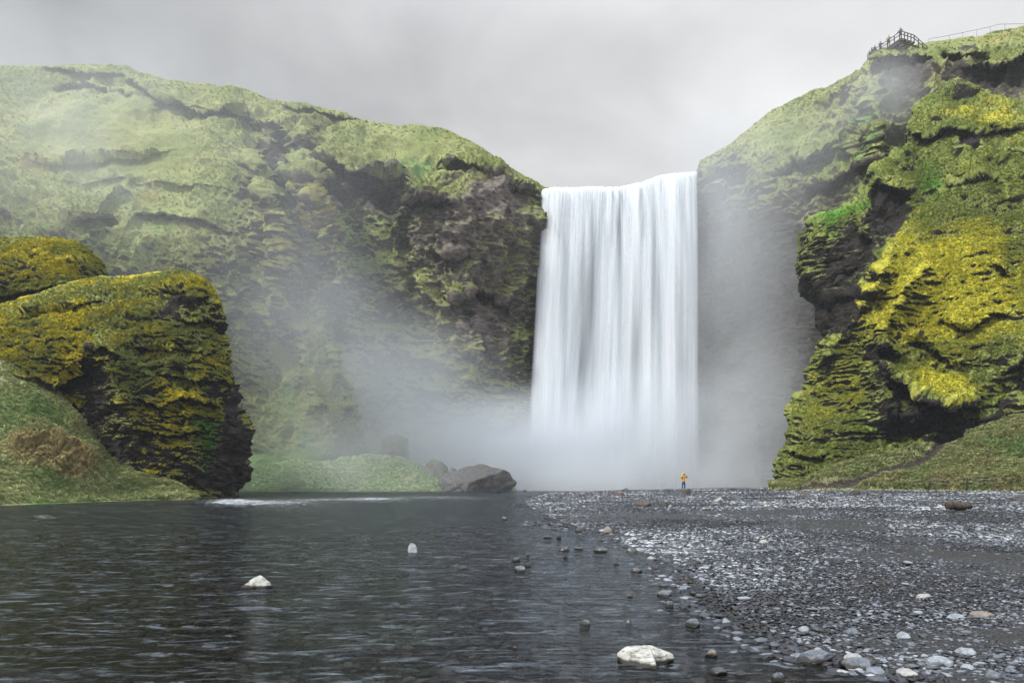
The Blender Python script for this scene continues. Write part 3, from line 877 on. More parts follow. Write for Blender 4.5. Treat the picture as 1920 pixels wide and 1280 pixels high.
def ground_z(x, y):
    s = shore_x(y)
    wig = 0.30 * np.sin(y * 1.1 + x) + 0.2 * np.sin(y * 2.7 + 1 - 1.3 * x) + 0.6 * np.sin(y * .31)
    e = x - s - 0.18 + wig * np.clip(y / 25, 0.25, 1.5)
    bank = 0.005 + 0.030 * np.clip(e, 0, 4) + 0.016 * np.clip(e - 4, 0, 30)
    bed = 0.005 + 0.055 * np.clip(e, -1.2, 0) + 0.085 * np.clip(e + 1.2, -6, 0)
    z = np.where(e > 0, bank, bed)
    z = z + 0.12 * np.clip((y - 60) / 30, 0, 1) * np.clip(e / 8, 0, 1)
    # the far bank beyond the river mouth, under the cliffs
    return z


gx = np.concatenate([np.linspace(-900, -60, 24)[:-1], np.linspace(-60, -4, 110)[:-1], np.linspace(-4, 14, 240)[:-1], np.linspace(14, 80, 130)[:-1], np.linspace(80, 900, 24)])
gy = np.concatenate([np.linspace(-40, 1, 8)[:-1], np.linspace(1, 20, 220)[:-1], np.linspace(20, 100, 200)[:-1], np.linspace(100, 1500, 30)])
X, Y = np.meshgrid(gx, gy)
Pg = np.stack([X, Y, np.zeros_like(X)], -1)
Z = ground_z(X, Y)
fade = np.clip(1 - (Y - 60) / 60, 0.2, 1)
Z = Z + (0.035 * fbm(Pg, 0.7, 4, 0.5, 7) + 0.06 * fbm(Pg, 0.15, 3, 0.5, 8)) * fade
m, t = new_mat('river_gravel_ground')
pos = t.node('ShaderNodeNewGeometry').outputs['Position']
vor = t.node('ShaderNodeTexVoronoi', {'Vector': pos, 'Scale': 14.0, 'Randomness': 1.0})
vor2 = t.node('ShaderNodeTexVoronoi', {'Vector': pos, 'Scale': 34.0, 'Randomness': 1.0})
vr = t.node('ShaderNodeSeparateColor', {0: vor.outputs['Color']}).outputs[0]
peb = t.ramp(vor.outputs['Distance'], 0.15, 0.6, 1.0, 0.0)
c = t.mix(vr, (0.012, 0.012, 0.014), (0.055, 0.06, 0.068))
c = t.mix(t.ramp(vor2.outputs['Distance'], 0.2, 0.7), c, (0.014, 0.013, 0.015))
pt = t.noise(pos, 0.35, 4)
c = t.mix(t.ramp(pt, 0.45, 0.62), c, (0.015, 0.014, 0.014))
h = t.math('ADD', peb, t.math('MULTIPLY', t.math('SUBTRACT', 1.0, vor2.outputs['Distance']), 0.4))
bp = t.node('ShaderNodeBump', {'Strength': 1.0, 'Distance': 0.03, 'Height': h})
b = t.node('ShaderNodeBsdfPrincipled', {'Base Color': c, 'Roughness': 0.6, 'Normal': bp.outputs[0]})
t.put(t.out.inputs[0], b.outputs[0])
M_gravel = m
me = mesh_from('ground', np.stack([X, Y, Z], -1), quads(*X.shape, flip=True), M_gravel)
link('ground', me, kind='structure')

# grass material: turf with tufts
M_turf = cliff_material('bank_turf', *PAL_TURF, (0.03, 0.024, 0.02), (0.07, 0.06, 0.05), 2.0)

PAL_MEADOW = ((0.36, 0.40, 0.21), (0.26, 0.32, 0.14), (0.24, 0.35, 0.13), (0.34, 0.34, 0.16), (0.26, 0.26, 0.12))
M_meadow = cliff_material('wet_meadow', *PAL_MEADOW, (0.06, 0.055, 0.05), (0.16, 0.15, 0.13), 0.9)

# left bank: from the waterline up to the foot of the big rock
px, py = coons([(-200, 640), (0, 662), (60, 700), (110, 740), (150, 800), (190, 852), (260, 885), (330, 905), (372, 930)],
               [(-200, 962), (0, 948), (100, 944), (200, 940), (300, 937), (372, 936)],
               [(-200, 640), (-200, 962)], [(372, 930), (372, 936)], 420, 260)
v = np.linspace(0, 1, 260)[:, None]
Dw = EYE * F / (resample([(-200, 962), (0, 948), (100, 944), (200, 940), (300, 937), (372, 936)], 420)[:, 1] - HY)
Dt = np.interp(px[0], [-200, 0, 60, 110, 150, 190, 260, 330, 372], [62, 62.5, 62, 61.5, 61.0, 60.8, 60.8, 61, 60])
D = Dw[None] + (Dt[None] - Dw[None]) * (1 - v) ** 0.9
P = at(px, py, D)
P[-1, :, 2] -= 0.3
N0 = grid_normals(smooth(P, 4))
cu, _ = cushions(P, 1.0, 0.4, 4)
cu2, _ = cushions(P, 0.45, 0.22, 6)
tf = np.clip(0.4 + fbm(P, 1 / 5, 3, .5, 5) * 1.3 + blobs(px, py, [(80, 850, 90, 26, .9), (140, 880, 60, 22, .6)]), 0, 1.3)
d = 0.5 * fbm(P, 1 / 6, 3, .5, 6) + tf * (cu * .40 + cu2 * .15) + 0.09 * fbm(P, 3.0, 3, .6, 9)
brn_ = blobs(px, py, [(80, 858, 95, 24, 1), (140, 885, 60, 20, .8), (70, 800, 60, 16, .5), (250, 905, 60, 12, .6), (60, 760, 40, 16, .4)])
d += brn_ * (1.3 * (cu - .5) + .5 * (cu2 - .5) + .35)
d += ledge(px, py, [(20, 852), (70, 845), (110, 865), (160, 895)], -0.9, 16, 4)[0]
P = P + N0 * (d * np.clip((1 - v) * 14, 0.15, 1))[..., None]
brn = blobs(px, py, [(80, 858, 85, 20, .6), (140, 885, 50, 16, .4)])
R = np.clip(0.02 + 0.3 * fbm(P, 1, 3, .6, 12) + brn_ * .9 * np.clip(.75 - cu, 0, 1) + 0.5 * np.clip(.5 - cu, 0, 1) * tf - 0.1, 0, 1)
G = np.clip(0.45 + 0.5 * fbm(P, 1 / 3, 3, .5, 14) - tf * .3, 0, 1)
B = np.clip(0.0 + 0.6 * (tf - .4) * cu + .9 * brn_ + 0.2 * fbm(P, 1 / 2, 3, .5, 15), 0, 1)
me = mesh_from('grass_bank', P, quads(*P.shape[:2]), M_turf, True, {'mask': np.stack([R, G, B, np.ones_like(R)], -1).reshape(-1, 4)})
link('grass_bank', me, kind='structure')
tufts('grass_tufts', P, grid_normals(P), np.stack([R, G, B, np.ones_like(R)], -1), cu, 30000, 0.17, PAL_TURF, np.where((px > -120) & (px < 2080) & (v < .985), 1.0, 0), upk=.8)

# far bank in front of the amphitheatre foot (x 440..960 px): low turf that dips into the river
px, py = coons([(380, 872), (440, 862), (500, 868), (560, 856), (620, 862), (680, 852), (730, 850), (770, 862), (810, 882), (860, 905), (960, 916)],
               [(380, 922), (500, 921.5), (700, 921), (860, 920.5), (975, 920.5)], [(380, 880), (380, 922)], [(960, 916), (975, 920.5)], 300, 120)
v = np.linspace(0, 1, 120)[:, None]
D = np.interp(px, [380, 500, 700, 860, 975], [108, 112, 115.5, 117, 115]) - 7 * v ** 0.8
P = at(px, py, D)
P[..., 2] -= 0.55 * v ** 4
N0 = grid_normals(smooth(P, 4))
cu, _ = cushions(P, 1.6, 0.5, 4)
d = 1.1 * fbm(P, 1 / 7, 4, .55, 16) + 0.38 * cu + 0.12 * fbm(P, 1.6, 3, .6, 19)
P = P + N0 * (d * np.clip((1 - v) * 10, 0.1, 1))[..., None]
R = np.clip(-0.1 + 0.3 * fbm(P, .5, 3, .6, 12) + 0.9 * np.clip((v - .93) * 14, 0, 1), 0, 1)
G = np.clip(0.55 + 0.4 * fbm(P, 1 / 4, 3, .5, 14), 0, 1)
B = np.clip(0.1 + 0.3 * fbm(P, 1 / 3, 3, .5, 15), 0, 1)
me = mesh_from('grass_bank', P, quads(*P.shape[:2]), M_meadow, True, {'mask': np.stack([R, G, B, np.ones_like(R)], -1).reshape(-1, 4)})
link('grass_bank', me, kind='structure')
tufts('grass_tufts', P, grid_normals(P), np.stack([R, G, B, np.ones_like(R)], -1), cu, 16000, 0.17, PAL_MEADOW, np.where((px > -120) & (px < 2080) & (v < .985), 1.0, 0), upk=.8)

# right bank: turf apron below the mossy cliff, with the black sand path
px, py = coons([(1440, 912), (1520, 905), (1560, 880), (1600, 868), (1680, 850), (1740, 835), (1800, 815), (1900, 780), (2100, 760)],
               [(1440, 918), (1560, 917), (1650, 916), (1760, 918), (1900, 922), (2100, 930)], [(1440, 912), (1440, 918)], [(2100, 760), (2100, 930)], 420, 170)
v = np.linspace(0, 1, 170)[:, None]
Dt = np.interp(px[0], [1440, 1600, 1700, 1800, 1900, 2100], [80, 76.5, 73.5, 71, 68.5, 62])
Db = np.interp(px[-1], [1440, 1600, 1700, 1800, 1900, 2100], [78, 72, 69, 66, 63, 55])
D = Dt + (Db - Dt) * v
P = at(px, py, D)
P[-2:, :, 2] -= 0.35
N0 = grid_normals(smooth(P, 4))
path = np.exp(-(polydist(px, py, [(1500, 913), (1600, 908), (1640, 893), (1675, 882), (1720, 868), (1752, 850), (1765, 830), (1800, 815)])[0] / np.interp(px, [1500, 1640, 1760], [5, 9, 10])) ** 4)
cu, _ = cushions(P, 1.3, 0.40, 4)
cu2, _ = cushions(P, 0.6, 0.22, 6)
d = 0.4 * fbm(P, 1 / 5, 3, .5, 26) + (1 - path) * (0.34 * cu + 0.16 * cu2) + 0.10 * fbm(P, 2.6, 3, .6, 29) - 0.35 * path
d += (1 - path) * np.exp(-((py - 902) / 9) ** 2) * 0.35 * (1 + fbm(P, .5, 2, .5, 3))
P = P + N0 * (d * np.clip((1 - v) * 14, 0.1, 1))[..., None]
R = np.clip(-0.05 + 0.35 * fbm(P, .8, 3, .6, 12) + 1.0 * path + 0.35 * np.clip(.5 - cu, 0, 1), 0, 1)
G = np.clip(0.25 + 0.5 * fbm(P, 1 / 3, 3, .5, 14) + blobs(px, py, [(1880, 840, 60, 20, .5), (1690, 880, 30, 8, .5)]), 0, 1)
B = np.clip(0.15 + 0.5 * fbm(P, 1 / 3, 3, .5, 15) + np.exp(-((py - 903) / 8) ** 2) * .25, 0, 1)
me = mesh_from('grass_bank', P, quads(*P.shape[:2]), M_turf, True, {'mask': np.stack([R, G, B, np.ones_like(R)], -1).reshape(-1, 4)})
link('grass_bank', me, kind='structure')
tufts('grass_tufts', P, grid_normals(P), np.stack([R, G, B, np.ones_like(R)], -1), cu, 26000, 0.2, PAL_TURF, np.where((px > -120) & (px < 2080) & (v < .985), 1.0, 0), upk=.8)

# ================================================================== 5. river surface
gx = np.concatenate([np.linspace(-160, -40, 60)[:-1], np.linspace(-40, 30, 420)])
gy = np.concatenate([np.linspace(1.5, 60, 420)[:-1], np.linspace(60, 150, 200)])
X, Y = np.meshgrid(gx, gy)
Pw = np.stack([X, Y, np.zeros_like(X)], -1)
PXw = CX + X / Y * F
PYw = HY + EYE / Y * F
Z = 0.010 * fbm(Pw, 0.9, 3, .5, 2, stretch=(.5, 1.4, 1))
rap = blobs(PXw, PYw, [(435, 942, 45, 6, 1.0), (510, 944, 90, 5, .8), (600, 938, 80, 3, .4), (700, 937, 60, 4, .6), (820, 933, 90, 3, .5), (85, 970, 24, 3, .8), (640, 935, 200, 6, .16), (560, 955, 120, 8, .16), (200, 955, 200, 8, .14), (800, 990, 120, 16, .06)])
chop = fbm(Pw, 1.4, 4, .6, 5, stretch=(.35, 1.5, 1), ridged=True)
Z += rap * (0.10 * chop + 0.06)
foam = np.clip(rap * (0.35 + 0.75 * chop), 0, .65)
m, t = new_mat('river_water')
pos = t.node('ShaderNodeNewGeometry').outputs['Position']
sp = t.node('ShaderNodeVectorMath', {0: pos, 1: (0.30, 1.0, 1.0)}, operation='MULTIPLY').outputs[0]
n1 = t.noise(sp, 1.5, 4, 0.6, dist=0.4)
n2 = t.noise(sp, 6.0, 4, 0.65, dist=0.5)
n3 = t.noise(sp, 0.45, 3, 0.5)
hh = t.math('ADD', t.math('ADD', t.math('MULTIPLY', n1, 1.0), t.math('MULTIPLY', n2, 0.35)), t.math('MULTIPLY', n3, 0.5))
bp = t.node('ShaderNodeBump', {'Strength': 1.0, 'Distance': 0.13, 'Height': hh})
fr = t.node('ShaderNodeFresnel', {'IOR': 1.33, 'Normal': bp.outputs[0]})
gl = t.node('ShaderNodeBsdfGlossy', {'Color': (0.50, 0.53, 0.57), 'Roughness': 0.12, 'Normal': bp.outputs[0]})
tr = t.node('ShaderNodeBsdfTransparent', {'Color': (0.46, 0.41, 0.34)})
mx = t.node('ShaderNodeMixShader', {0: fr.outputs[0], 1: tr.outputs[0], 2: gl.outputs[0]})
fa = t.attr('foam')
fo = t.node('ShaderNodeBsdfDiffuse', {'Color': t.mix(t.ramp(fa, 0.02, 0.2), (0.24, 0.28, 0.32), (0.72, 0.78, 0.80))})
fn = t.noise(sp, 5.0, 7, 0.75, dist=1.0)
ff = t.ramp(t.math('ADD', fa, t.math('MULTIPLY', t.math('SUBTRACT', fn, 0.5), 2.4)), 0.35, 1.15)
ff = t.math('MULTIPLY', ff, t.ramp(fa, 0.02, 0.2))
# thin bluish streaks along the current: ripple glints painted into the colour
st = t.ramp(t.noise(t.node('ShaderNodeVectorMath', {0: pos, 1: (0.42, 1.3, 1.0)}, operation='MULTIPLY').outputs[0], 4.4, 7, 0.74, dist=1.2), 0.50, 0.74, 0.0, 0.62)
ff = t.math('MAXIMUM', ff, st)
mx2 = t.node('ShaderNodeMixShader', {0: ff, 1: mx.outputs[0], 2: fo.outputs[0]})
t.put(t.out.inputs[0], mx2.outputs[0])
me = mesh_from('river', np.stack([X, Y, Z], -1), quads(*X.shape, flip=True), m, True, {'foam': foam.ravel()})
link('river', me, kind='structure')

# ================================================================== 6. waterfall: three curtains of falling water
def fall_mat(name, lo, hi, bodyc, edge, seed, streak=46.0):
    m, t = new_mat(name)
    uv = t.attr('flow', 'Vector')
    s = t.node('ShaderNodeSeparateXYZ', {0: uv})
    u, v = s.outputs[0], s.outputs[1]
    def sn(ku, kv, det, off):
        c = t.node('ShaderNodeCombineXYZ', {0: t.math('MULTIPLY', u, ku), 1: t.math('MULTIPLY', v, kv), 2: off + seed})
        return t.noise(c.outputs[0], 1.0, det, 0.6, dist=0.15)
    n1 = sn(9, 0.55, 4, 0.0)
    n2 = sn(streak, 1.0, 4, 3.0)
    n3 = sn(streak * 3.2, 2.2, 3, 6.0)
    topk = t.ramp(v, 0.0, 0.30, 1.0, 0.04)
    a = t.math('ADD', t.math('MULTIPLY', n1, 1.0), t.math('MULTIPLY', t.math('SUBTRACT', n2, 0.5), t.math('ADD', 0.10, topk)))
    a = t.math('ADD', a, t.math('MULTIPLY', t.math('SUBTRACT', n3, 0.5), t.math('MULTIPLY', topk, 0.9)))
    al = t.ramp(a, lo, hi)
    # places where the curtain thins and the wall shows through
    for cu_, wu_, va, vb, st_ in ((0.30, 0.045, .25, .80, .62), (0.345, 0.02, .05, .5, .45), (0.155, 0.02, .0, .45, .4), (0.62, 0.03, .45, .85, .45), (0.72, .02, .1, .5, .35), (0.50, 0.02, .0, .3, .35)):
        gu = t.ramp(t.math('ABSOLUTE', t.math('SUBTRACT', t.math('ADD', u, t.math('MULTIPLY', t.math('SUBTRACT', n1, .5), .04)), cu_)), 0.0, wu_ * 1.6, 1.0, 0.0)
        gv = t.math('MULTIPLY', t.ramp(v, va - .15, va + .1), t.ramp(v, vb - .1, vb + .15, 1.0, 0.0))
        al = t.math('MULTIPLY', al, t.math('SUBTRACT', 1.0, t.math('MULTIPLY', t.math('MULTIPLY', gu, gv), st_)))
    # frayed sides
    e = t.math('MINIMUM', t.math('DIVIDE', u, edge), t.math('DIVIDE', t.math('SUBTRACT', 1.0, u), edge))
    e = t.ramp(t.math('ADD', e, t.math('MULTIPLY', t.math('SUBTRACT', n2, 0.5), 0.5)), 0.05, 0.9)
    al = t.math('MULTIPLY', al, e)
    c = t.mix(t.ramp(a, lo, hi + 0.15), (bodyc[0] * .86, bodyc[1] * .91, bodyc[2] * .96), bodyc)
    df = t.node('ShaderNodeBsdfDiffuse', {'Color': c})
    tl = t.node('ShaderNodeBsdfTranslucent', {'Color': c})
    b = t.node('ShaderNodeMixShader', {0: 0.3, 1: df.outputs[0], 2: tl.outputs[0]})
    tr = t.node('ShaderNodeBsdfTransparent')
    mx = t.node('ShaderNodeMixShader', {0: al, 1: tr.outputs[0], 2: b.outputs[0]})
    t.put(t.out.inputs[0], mx.outputs[0])
    return m


def curtain(mat, top, left, right, bot, Dtop, out, seed, nu=260, nv=120, fold=0.8):
    px, py = coons(top, bot, left, right, nu, nv)
    v = np.linspace(0, 1, nv)[:, None]; u = np.linspace(0, 1, nu)[None]
    q = np.stack(np.broadcast_arrays(u * 7, v * 0.6, seed + 0 * u), -1)
    f1 = fbm(q, 1.0, 3, .55, seed)
    q2 = np.stack(np.broadcast_arrays(u * 30, v * 0.9, seed + 0 * u), -1)
    f2 = fbm(q2, 1.0, 3, .55, seed + 5)
    D = Dtop - out * v ** 0.5 + fold * f1 * (0.35 + v) + 0.12 * f2 * (1.2 - v)
    P = at(px, py, D)
    P[..., 2] += 0.25 * f2 * (1 - v) ** 8
    # the water arriving over the lip
    rows = []
    for dy in (1.0, 3.0, 8.0, 20.0):
        r = P[0].copy(); k = 1 + dy / r[:, 1]; r[:, 0] *= k; r[:, 1] += dy; r[:, 2] += 0.02 * dy; rows.append(r)
    P = np.concatenate([np.array(rows[::-1]), P], 0)
    fl = np.stack(np.broadcast_arrays(u, v, 0 * u), -1)
    fl = np.concatenate([np.repeat(fl[:1], 4, 0), fl], 0)
    return mesh_from('waterfall', P, quads(*P.shape[:2]), mat, True, {'flow': fl.reshape(-1, 3)})


FT = [(1012, 362), (1020, 354), (1040, 351), (1070, 352), (1100, 350), (1160, 351), (1200, 343), (1240, 328), (1280, 324), (1310, 322)]
FL = [(1012, 362), (1009, 450), (1001, 600), (990, 760), (980, 925)]
FR = [(1310, 322), (1312, 500), (1312, 700), (1314, 925)]
FB = [(980, 925), (1150, 925), (1314, 925)]
fallroot = thing('waterfall', 'tall wide curtain of white falling water between the two cliffs', 'waterfall', (0, 0, 0))
WHITE = (0.93, 0.95, 0.97)
link('back_curtain', curtain(fall_mat('fall_back', 0.0, 0.42, (0.82, 0.86, 0.91), 0.03, 0, 14), FT, FL, FR, FB, 134.6, 2.6, 3), fallroot)
link('main_curtain', curtain(fall_mat('fall_main', 0.20, 0.55, WHITE, 0.05, 10, 17), FT, FL, FR, FB, 133.6, 4.0, 9), fallroot)
link('front_curtain', curtain(fall_mat('fall_front', 0.34, 0.70, WHITE, 0.08, 20, 11),
     [(1022, 357), (1100, 352), (1160, 353), (1200, 345), (1240, 330), (1308, 325)], [(1022, 357), (1008, 600), (984, 925)], [(1308, 325), (1310, 600), (1318, 925)],
     [(984, 925), (1150, 925), (1318, 925)], 132.6, 5.6, 15), fallroot)

# ================================================================== 7. stones
def stone_mat(name, c1, c2, wet=False, rough=0.7, obj=True, scale=1.0, veins=0.0):
    m, t = new_mat(name)
    pos = t.node('ShaderNodeTexCoord').outputs['Object']
    n = t.noise(pos, 3.0 * scale, 6, 0.65)
    n2 = t.noise(pos, 14 * scale, 4, 0.7)
    c = t.mix(t.ramp(t.math('ADD', t.math('MULTIPLY', n, .7), t.math('MULTIPLY', n2, .3)), 0.35, 0.65), c1, c2)
    if veins:
        vp = t.node('ShaderNodeVectorMath', {0: pos, 1: (1.0, 0.6, 4.0)}, operation='MULTIPLY').outputs[0]
        vn = t.noise(vp, 3.0 * scale, 5, 0.7, dist=0.8)
        c = t.mix(t.math('MULTIPLY', t.ramp(vn, 0.52, 0.60), veins), c, tuple(x * 0.25 for x in c1))
    if wet:  # the wet dark foot of a stone standing in the river
        wz = t.node('ShaderNodeSeparateXYZ', {0: t.node('ShaderNodeNewGeometry').outputs['Position']}).outputs[2]
        k = t.ramp(t.math('ADD', wz, t.math('MULTIPLY', n, 0.05)), 0.045, 0.075, 1.0, 0.0)
        c = t.mix(k, c, (0.020, 0.017, 0.010))
    bp = t.node('ShaderNodeBump', {'Strength': 0.7, 'Distance': 0.02 / scale, 'Height': t.math('ADD', n, t.math('MULTIPLY', n2, .4))})
    b = t.node('ShaderNodeBsdfPrincipled', {'Base Color': c, 'Roughness': rough, 'Normal': bp.outputs[0]})
    t.put(t.out.inputs[0], b.outputs[0])
    return m


MS = {
    'white': stone_mat('pale_lichen_stone', (0.30, 0.30, 0.27), (0.54, 0.53, 0.48), True, veins=0.8, scale=4),
    'cream': stone_mat('cream_stone', (0.24, 0.24, 0.23), (0.38, 0.375, 0.355), scale=4),
    'tan': stone_mat('tan_stone', (0.14, 0.12, 0.10), (0.27, 0.24, 0.21), True, scale=4),
    'pale': stone_mat('pale_grey_stone', (0.17, 0.19, 0.21), (0.34, 0.37, 0.40), scale=4),
    'grey': stone_mat('blue_grey_stone', (0.07, 0.08, 0.095), (0.18, 0.20, 0.23), True, scale=4),
    'dark': stone_mat('dark_wet_stone', (0.028, 0.030, 0.033), (0.085, 0.09, 0.095), True, rough=0.35, scale=4),
    'brown': stone_mat('brown_stone', (0.045, 0.032, 0.026), (0.11, 0.08, 0.065), scale=2),
    'basalt': stone_mat('dark_basalt', (0.035, 0.033, 0.032), (0.12, 0.115, 0.11), scale=1.0),
    'mossrock': stone_mat('mossy_boulder_stone', (0.05, 0.055, 0.035), (0.15, 0.15, 0.10), scale=0.6),
}


def stone_mesh(name, dims, seed, mat, sub=3, cut=4, rough=0.12, point=0.0):
    """a stone: sphere cut by a few random planes, roughened, scaled to dims"""
    rnd = random.Random(seed)
    bm = bmesh.new()
    bmesh.ops.create_icosphere(bm, subdivisions=sub, radius=1.0)
    planes = []
    for k in range(cut):
        n = Vector((rnd.gauss(0, 1), rnd.gauss(0, 1), rnd.gauss(0, 0.9))).normalized()
        planes.append((n, rnd.uniform(0.45, 0.82)))
    off = Vector((rnd.random() * 50, rnd.random() * 50, rnd.random() * 50))
    for v in bm.verts:
        p = v.co
        for n, dd in planes:
            e = p.dot(n) - dd
            if e > 0:
                p = p - n * e * 0.92
        p = p * (1 + rough * mnoise.fractal(p * 1.6 + off, 1.0, 2.0, 4))
        if point and p.z > 0:
            k = 1 - point * min(1, p.z)
            p = Vector((p.x * k, p.y * k, p.z))
        v.co = Vector((p.x * dims[0] / 2, p.y * dims[1] / 2, p.z * dims[2] / 2))
    me = bpy.data.meshes.new(name)
    bm.to_mesh(me); bm.free()
    me.polygons.foreach_set('use_smooth', [cut < 3] * len(me.polygons))
    me.materials.append(mat)
    return me


def put_stone(px, py, wpx, kind, label, h=0.5, seed=1, zbase=None, name='stone', cat='stone', point=0.0, cut=5, D=None, rz=None, deep=0.9, group=None, sub=3, hpx=None):
    cut = max(cut, 3)
    """stone whose foot is at (px, py)"""
    z = 0.0
    if D is None:
        for _ in range(6):
            D = (EYE - z) * F / (py - HY)
            x = (px - CX) / F * D
            z = max(0.0, float(ground_z(np.array(x), np.array(D))))
    x = (px - CX) / F * D
    if zbase is not None:
        z = zbase
    wm = wpx / F * D
    hm = hpx / F * D if hpx else wm * h
    me = stone_mesh(name, (wm, wm * deep, hm * 2.0), seed, MS[kind], sub, cut, point=point)
    o = link(name, me)
    o.location = (x, D + wm * 0.2, z - hm * (0.12 if kind in ('pale', 'cream') else -.06))
    o.rotation_euler = (0, 0, random.Random(seed).uniform(-0.5, 0.5) if rz is None else rz)
    tag(o, label, cat, group)
    return o


def hull_rock(name, lumps, mat, loc, label, cat='rock', noise_a=0.03, seed=3):
    bm = bmesh.new()
    for pts in lumps:
        b2 = bmesh.new()
        vs = [b2.verts.new(p) for p in pts]
        r = bmesh.ops.convex_hull(b2, input=vs)
        bmesh.ops.delete(b2, geom=[g for g in r['geom_interior'] if isinstance(g, bmesh.types.BMVert)], context='VERTS')
        bmesh.ops.bevel(b2, geom=list(b2.edges), offset=0.02 * max(abs(c) for p in pts for c in p) * 2, segments=1, affect='EDGES')
        bmesh.ops.triangulate(b2, faces=b2.faces)
        for _ in range(3):
            bmesh.ops.subdivide_edges(b2, edges=[e for e in b2.edges if e.calc_length() > 0.03], cuts=1)
            bmesh.ops.triangulate(b2, faces=[f for f in b2.faces if len(f.verts) > 3])
        tm = bpy.data.meshes.new('t'); b2.to_mesh(tm); b2.free()
        bm.from_mesh(tm); bpy.data.meshes.remove(tm)
    bm.normal_update()
    for v in bm.verts:
        n = v.normal
        a = mnoise.fractal(v.co * 7 + Vector((seed, 0, 0)), 1.0, 2.0, 5) + 0.6 * abs(mnoise.noise(Vector((v.co.x * 5, v.co.y * 5, v.co.z * 25))))
        v.co = v.co + n * a * noise_a
    me = bpy.data.meshes.new(name)
    bm.to_mesh(me); bm.free()
    me.materials.append(mat)
    o = link(name, me)
    o.location = loc
    tag(o, label, cat)
    return o


# the big pale rock in the shallows: x right, y away, z up, metres
D0 = EYE * F / (1247 - HY)
x0 = (1216 - CX) / F * D0
hull_rock('rock', [
    [(-.235, .10, .06), (-.20, -.02, -.06), (-.05, -.13, -.08), (.035, -.17, -.06), (.045, -.16, .02), (-.17, .10, .115), (-.05, .16, .125), (.03, .10, .13), (.04, .0, .105), (-.22, .20, -.06), (.05, .2, -.06), (-.12, .0, .085)],
    [(.0, .16, .12), (.05, -.02, .09), (.03, .10, .125), (.12, .12, .105), (.235, .10, .065), (.24, .05, .02), (.22, .16, -.06), (.06, -.03, -.06), (.0, .2, -.06), (.14, .02, .03)],
], MS['white'], (x0, D0 + 0.05, 0.0), 'largest pale lichen streaked rock with pointed ends, in the shallows at the bottom', noise_a=0.010)
D0 = EYE * F / (1101 - HY)
x0 = (480 - CX) / F * D0
hull_rock('rock', [
    [(-.24, .0, .0), (-.20, -.05, -.08), (-.12, .0, .095), (-.02, .05, .13), (.04, .03, .185), (.08, .0, .16), (.15, -.04, .06), (.24, -.02, .0), (.1, -.10, -.06), (-.05, -.08, .04), (.0, .15, -.08), (.2, .1, -.08), (-.2, .1, -.08)],
    [(-.22, -.04, -.05), (-.12, -.06, .06), (-.03, -.08, .07), (.0, -.12, -.06), (-.1, .05, .05)],
], MS['white'], (x0, D0 + 0.05, 0.0), 'white lichen crusted rock alone in the dark left part of the river', noise_a=0.014, seed=9)

S = 'stone'
put_stone(772, 1035, 27, 'pale', 'small pale pointed stone sticking up in mid river', hpx=20, point=0.35, seed=24, cut=6)
put_stone(945, 973, 12, 'grey', 'tiny grey stone in the river left of the shallows', h=.45, seed=13)
put_stone(1089, 996, 23, 'dark', 'dark blocky stone where the gravel spit meets the shallows', h=.55, seed=14)
put_stone(1142, 1000, 22, 'tan', 'brownish stone on the shoreline right of the dark block', h=.6, seed=15)
put_stone(1127, 1034, 28, 'dark', 'dark layered flat stone near shore in upper shallows', h=.3, seed=16)
put_stone(1058, 1031, 25, 'dark', 'low flat dark stone in the shallows with flat twin at its right', h=.25, seed=17)
put_stone(1085, 1030, 19, 'dark', 'thin flat dark slab at the right of the low flat stone', h=.18, seed=18)
put_stone(1028, 1008, 19, 'dark', 'flat dark stone left of the dark block in the shallows', h=.25, seed=19)
put_stone(1049, 1009, 11, 'dark', 'small upright dark stone beside a flat one in the shallows', h=.8, seed=20)
put_stone(967, 1051, 19, 'dark', 'leftmost dark round stone of the shallows', h=.4, seed=21)
put_stone(989, 1042, 9, 'dark', 'tiny dark pointed stone above the leftmost stones of the shallows', h=.9, seed=22, point=.5)
put_stone(991, 1062, 14, 'dark', 'small dark domed stone in a group of three at left', h=.55, seed=23)
put_stone(974, 1070, 26, 'grey', 'grey low stone lowest in the group of three at left', h=.35, seed=24)
put_stone(1060, 1046, 9, 'dark', 'tiny brown black stone in open shallows', h=.6, seed=25)
put_stone(1156, 1058, 12, 'grey', 'small stone with pale cap in open shallows', h=.5, seed=26)
put_stone(1186, 1034, 18, 'dark', 'dark rounded stone at the waterline of upper bank', h=.45, seed=27)
put_stone(1194, 1072, 25, 'dark', 'square edged dark block standing in calm shallows', h=.32, seed=28, cut=7)
put_stone(1230, 1067, 18, 'dark', 'dark sloping stone right of the square edged block', h=.45, seed=29)
put_stone(1222, 1047, 18, 'cream', 'cream topped stone at the waterline above the dark block', h=.45, seed=30)
put_stone(1244, 1100, 17, 'dark', 'small dark oval stone above the larger rounded pair', h=.35, seed=31)
put_stone(1248, 1117, 30, 'grey', 'rounded grey stone with wet dark foot in the shallows', h=.33, seed=32, cut=2)
put_stone(1257, 1137, 20, 'grey', 'blocky grey stone just below the rounded grey one', h=.5, seed=33, cut=7)
put_stone(1175, 1119, 25, 'dark', 'long flat dark stone left of the rounded grey one', h=.22, seed=34)
put_stone(1300, 1115, 17, 'dark', 'left one of two dark ovals near the shoreline', h=.35, seed=35, cut=2)
put_stone(1320, 1118, 13, 'dark', 'right one of two dark ovals near the shoreline', h=.4, seed=36, cut=2)
put_stone(1100, 1171, 27, 'grey', 'grey stone awash in the middle of the shallows', h=.3, seed=37)
put_stone(1179, 1166, 10, 'dark', 'tiny dark stone between two bigger awash stones', h=.5, seed=38)
put_stone(1303, 1173, 32, 'grey', 'grey wedge shaped stone with paler tip near the shore', h=.38, seed=39, cut=7)
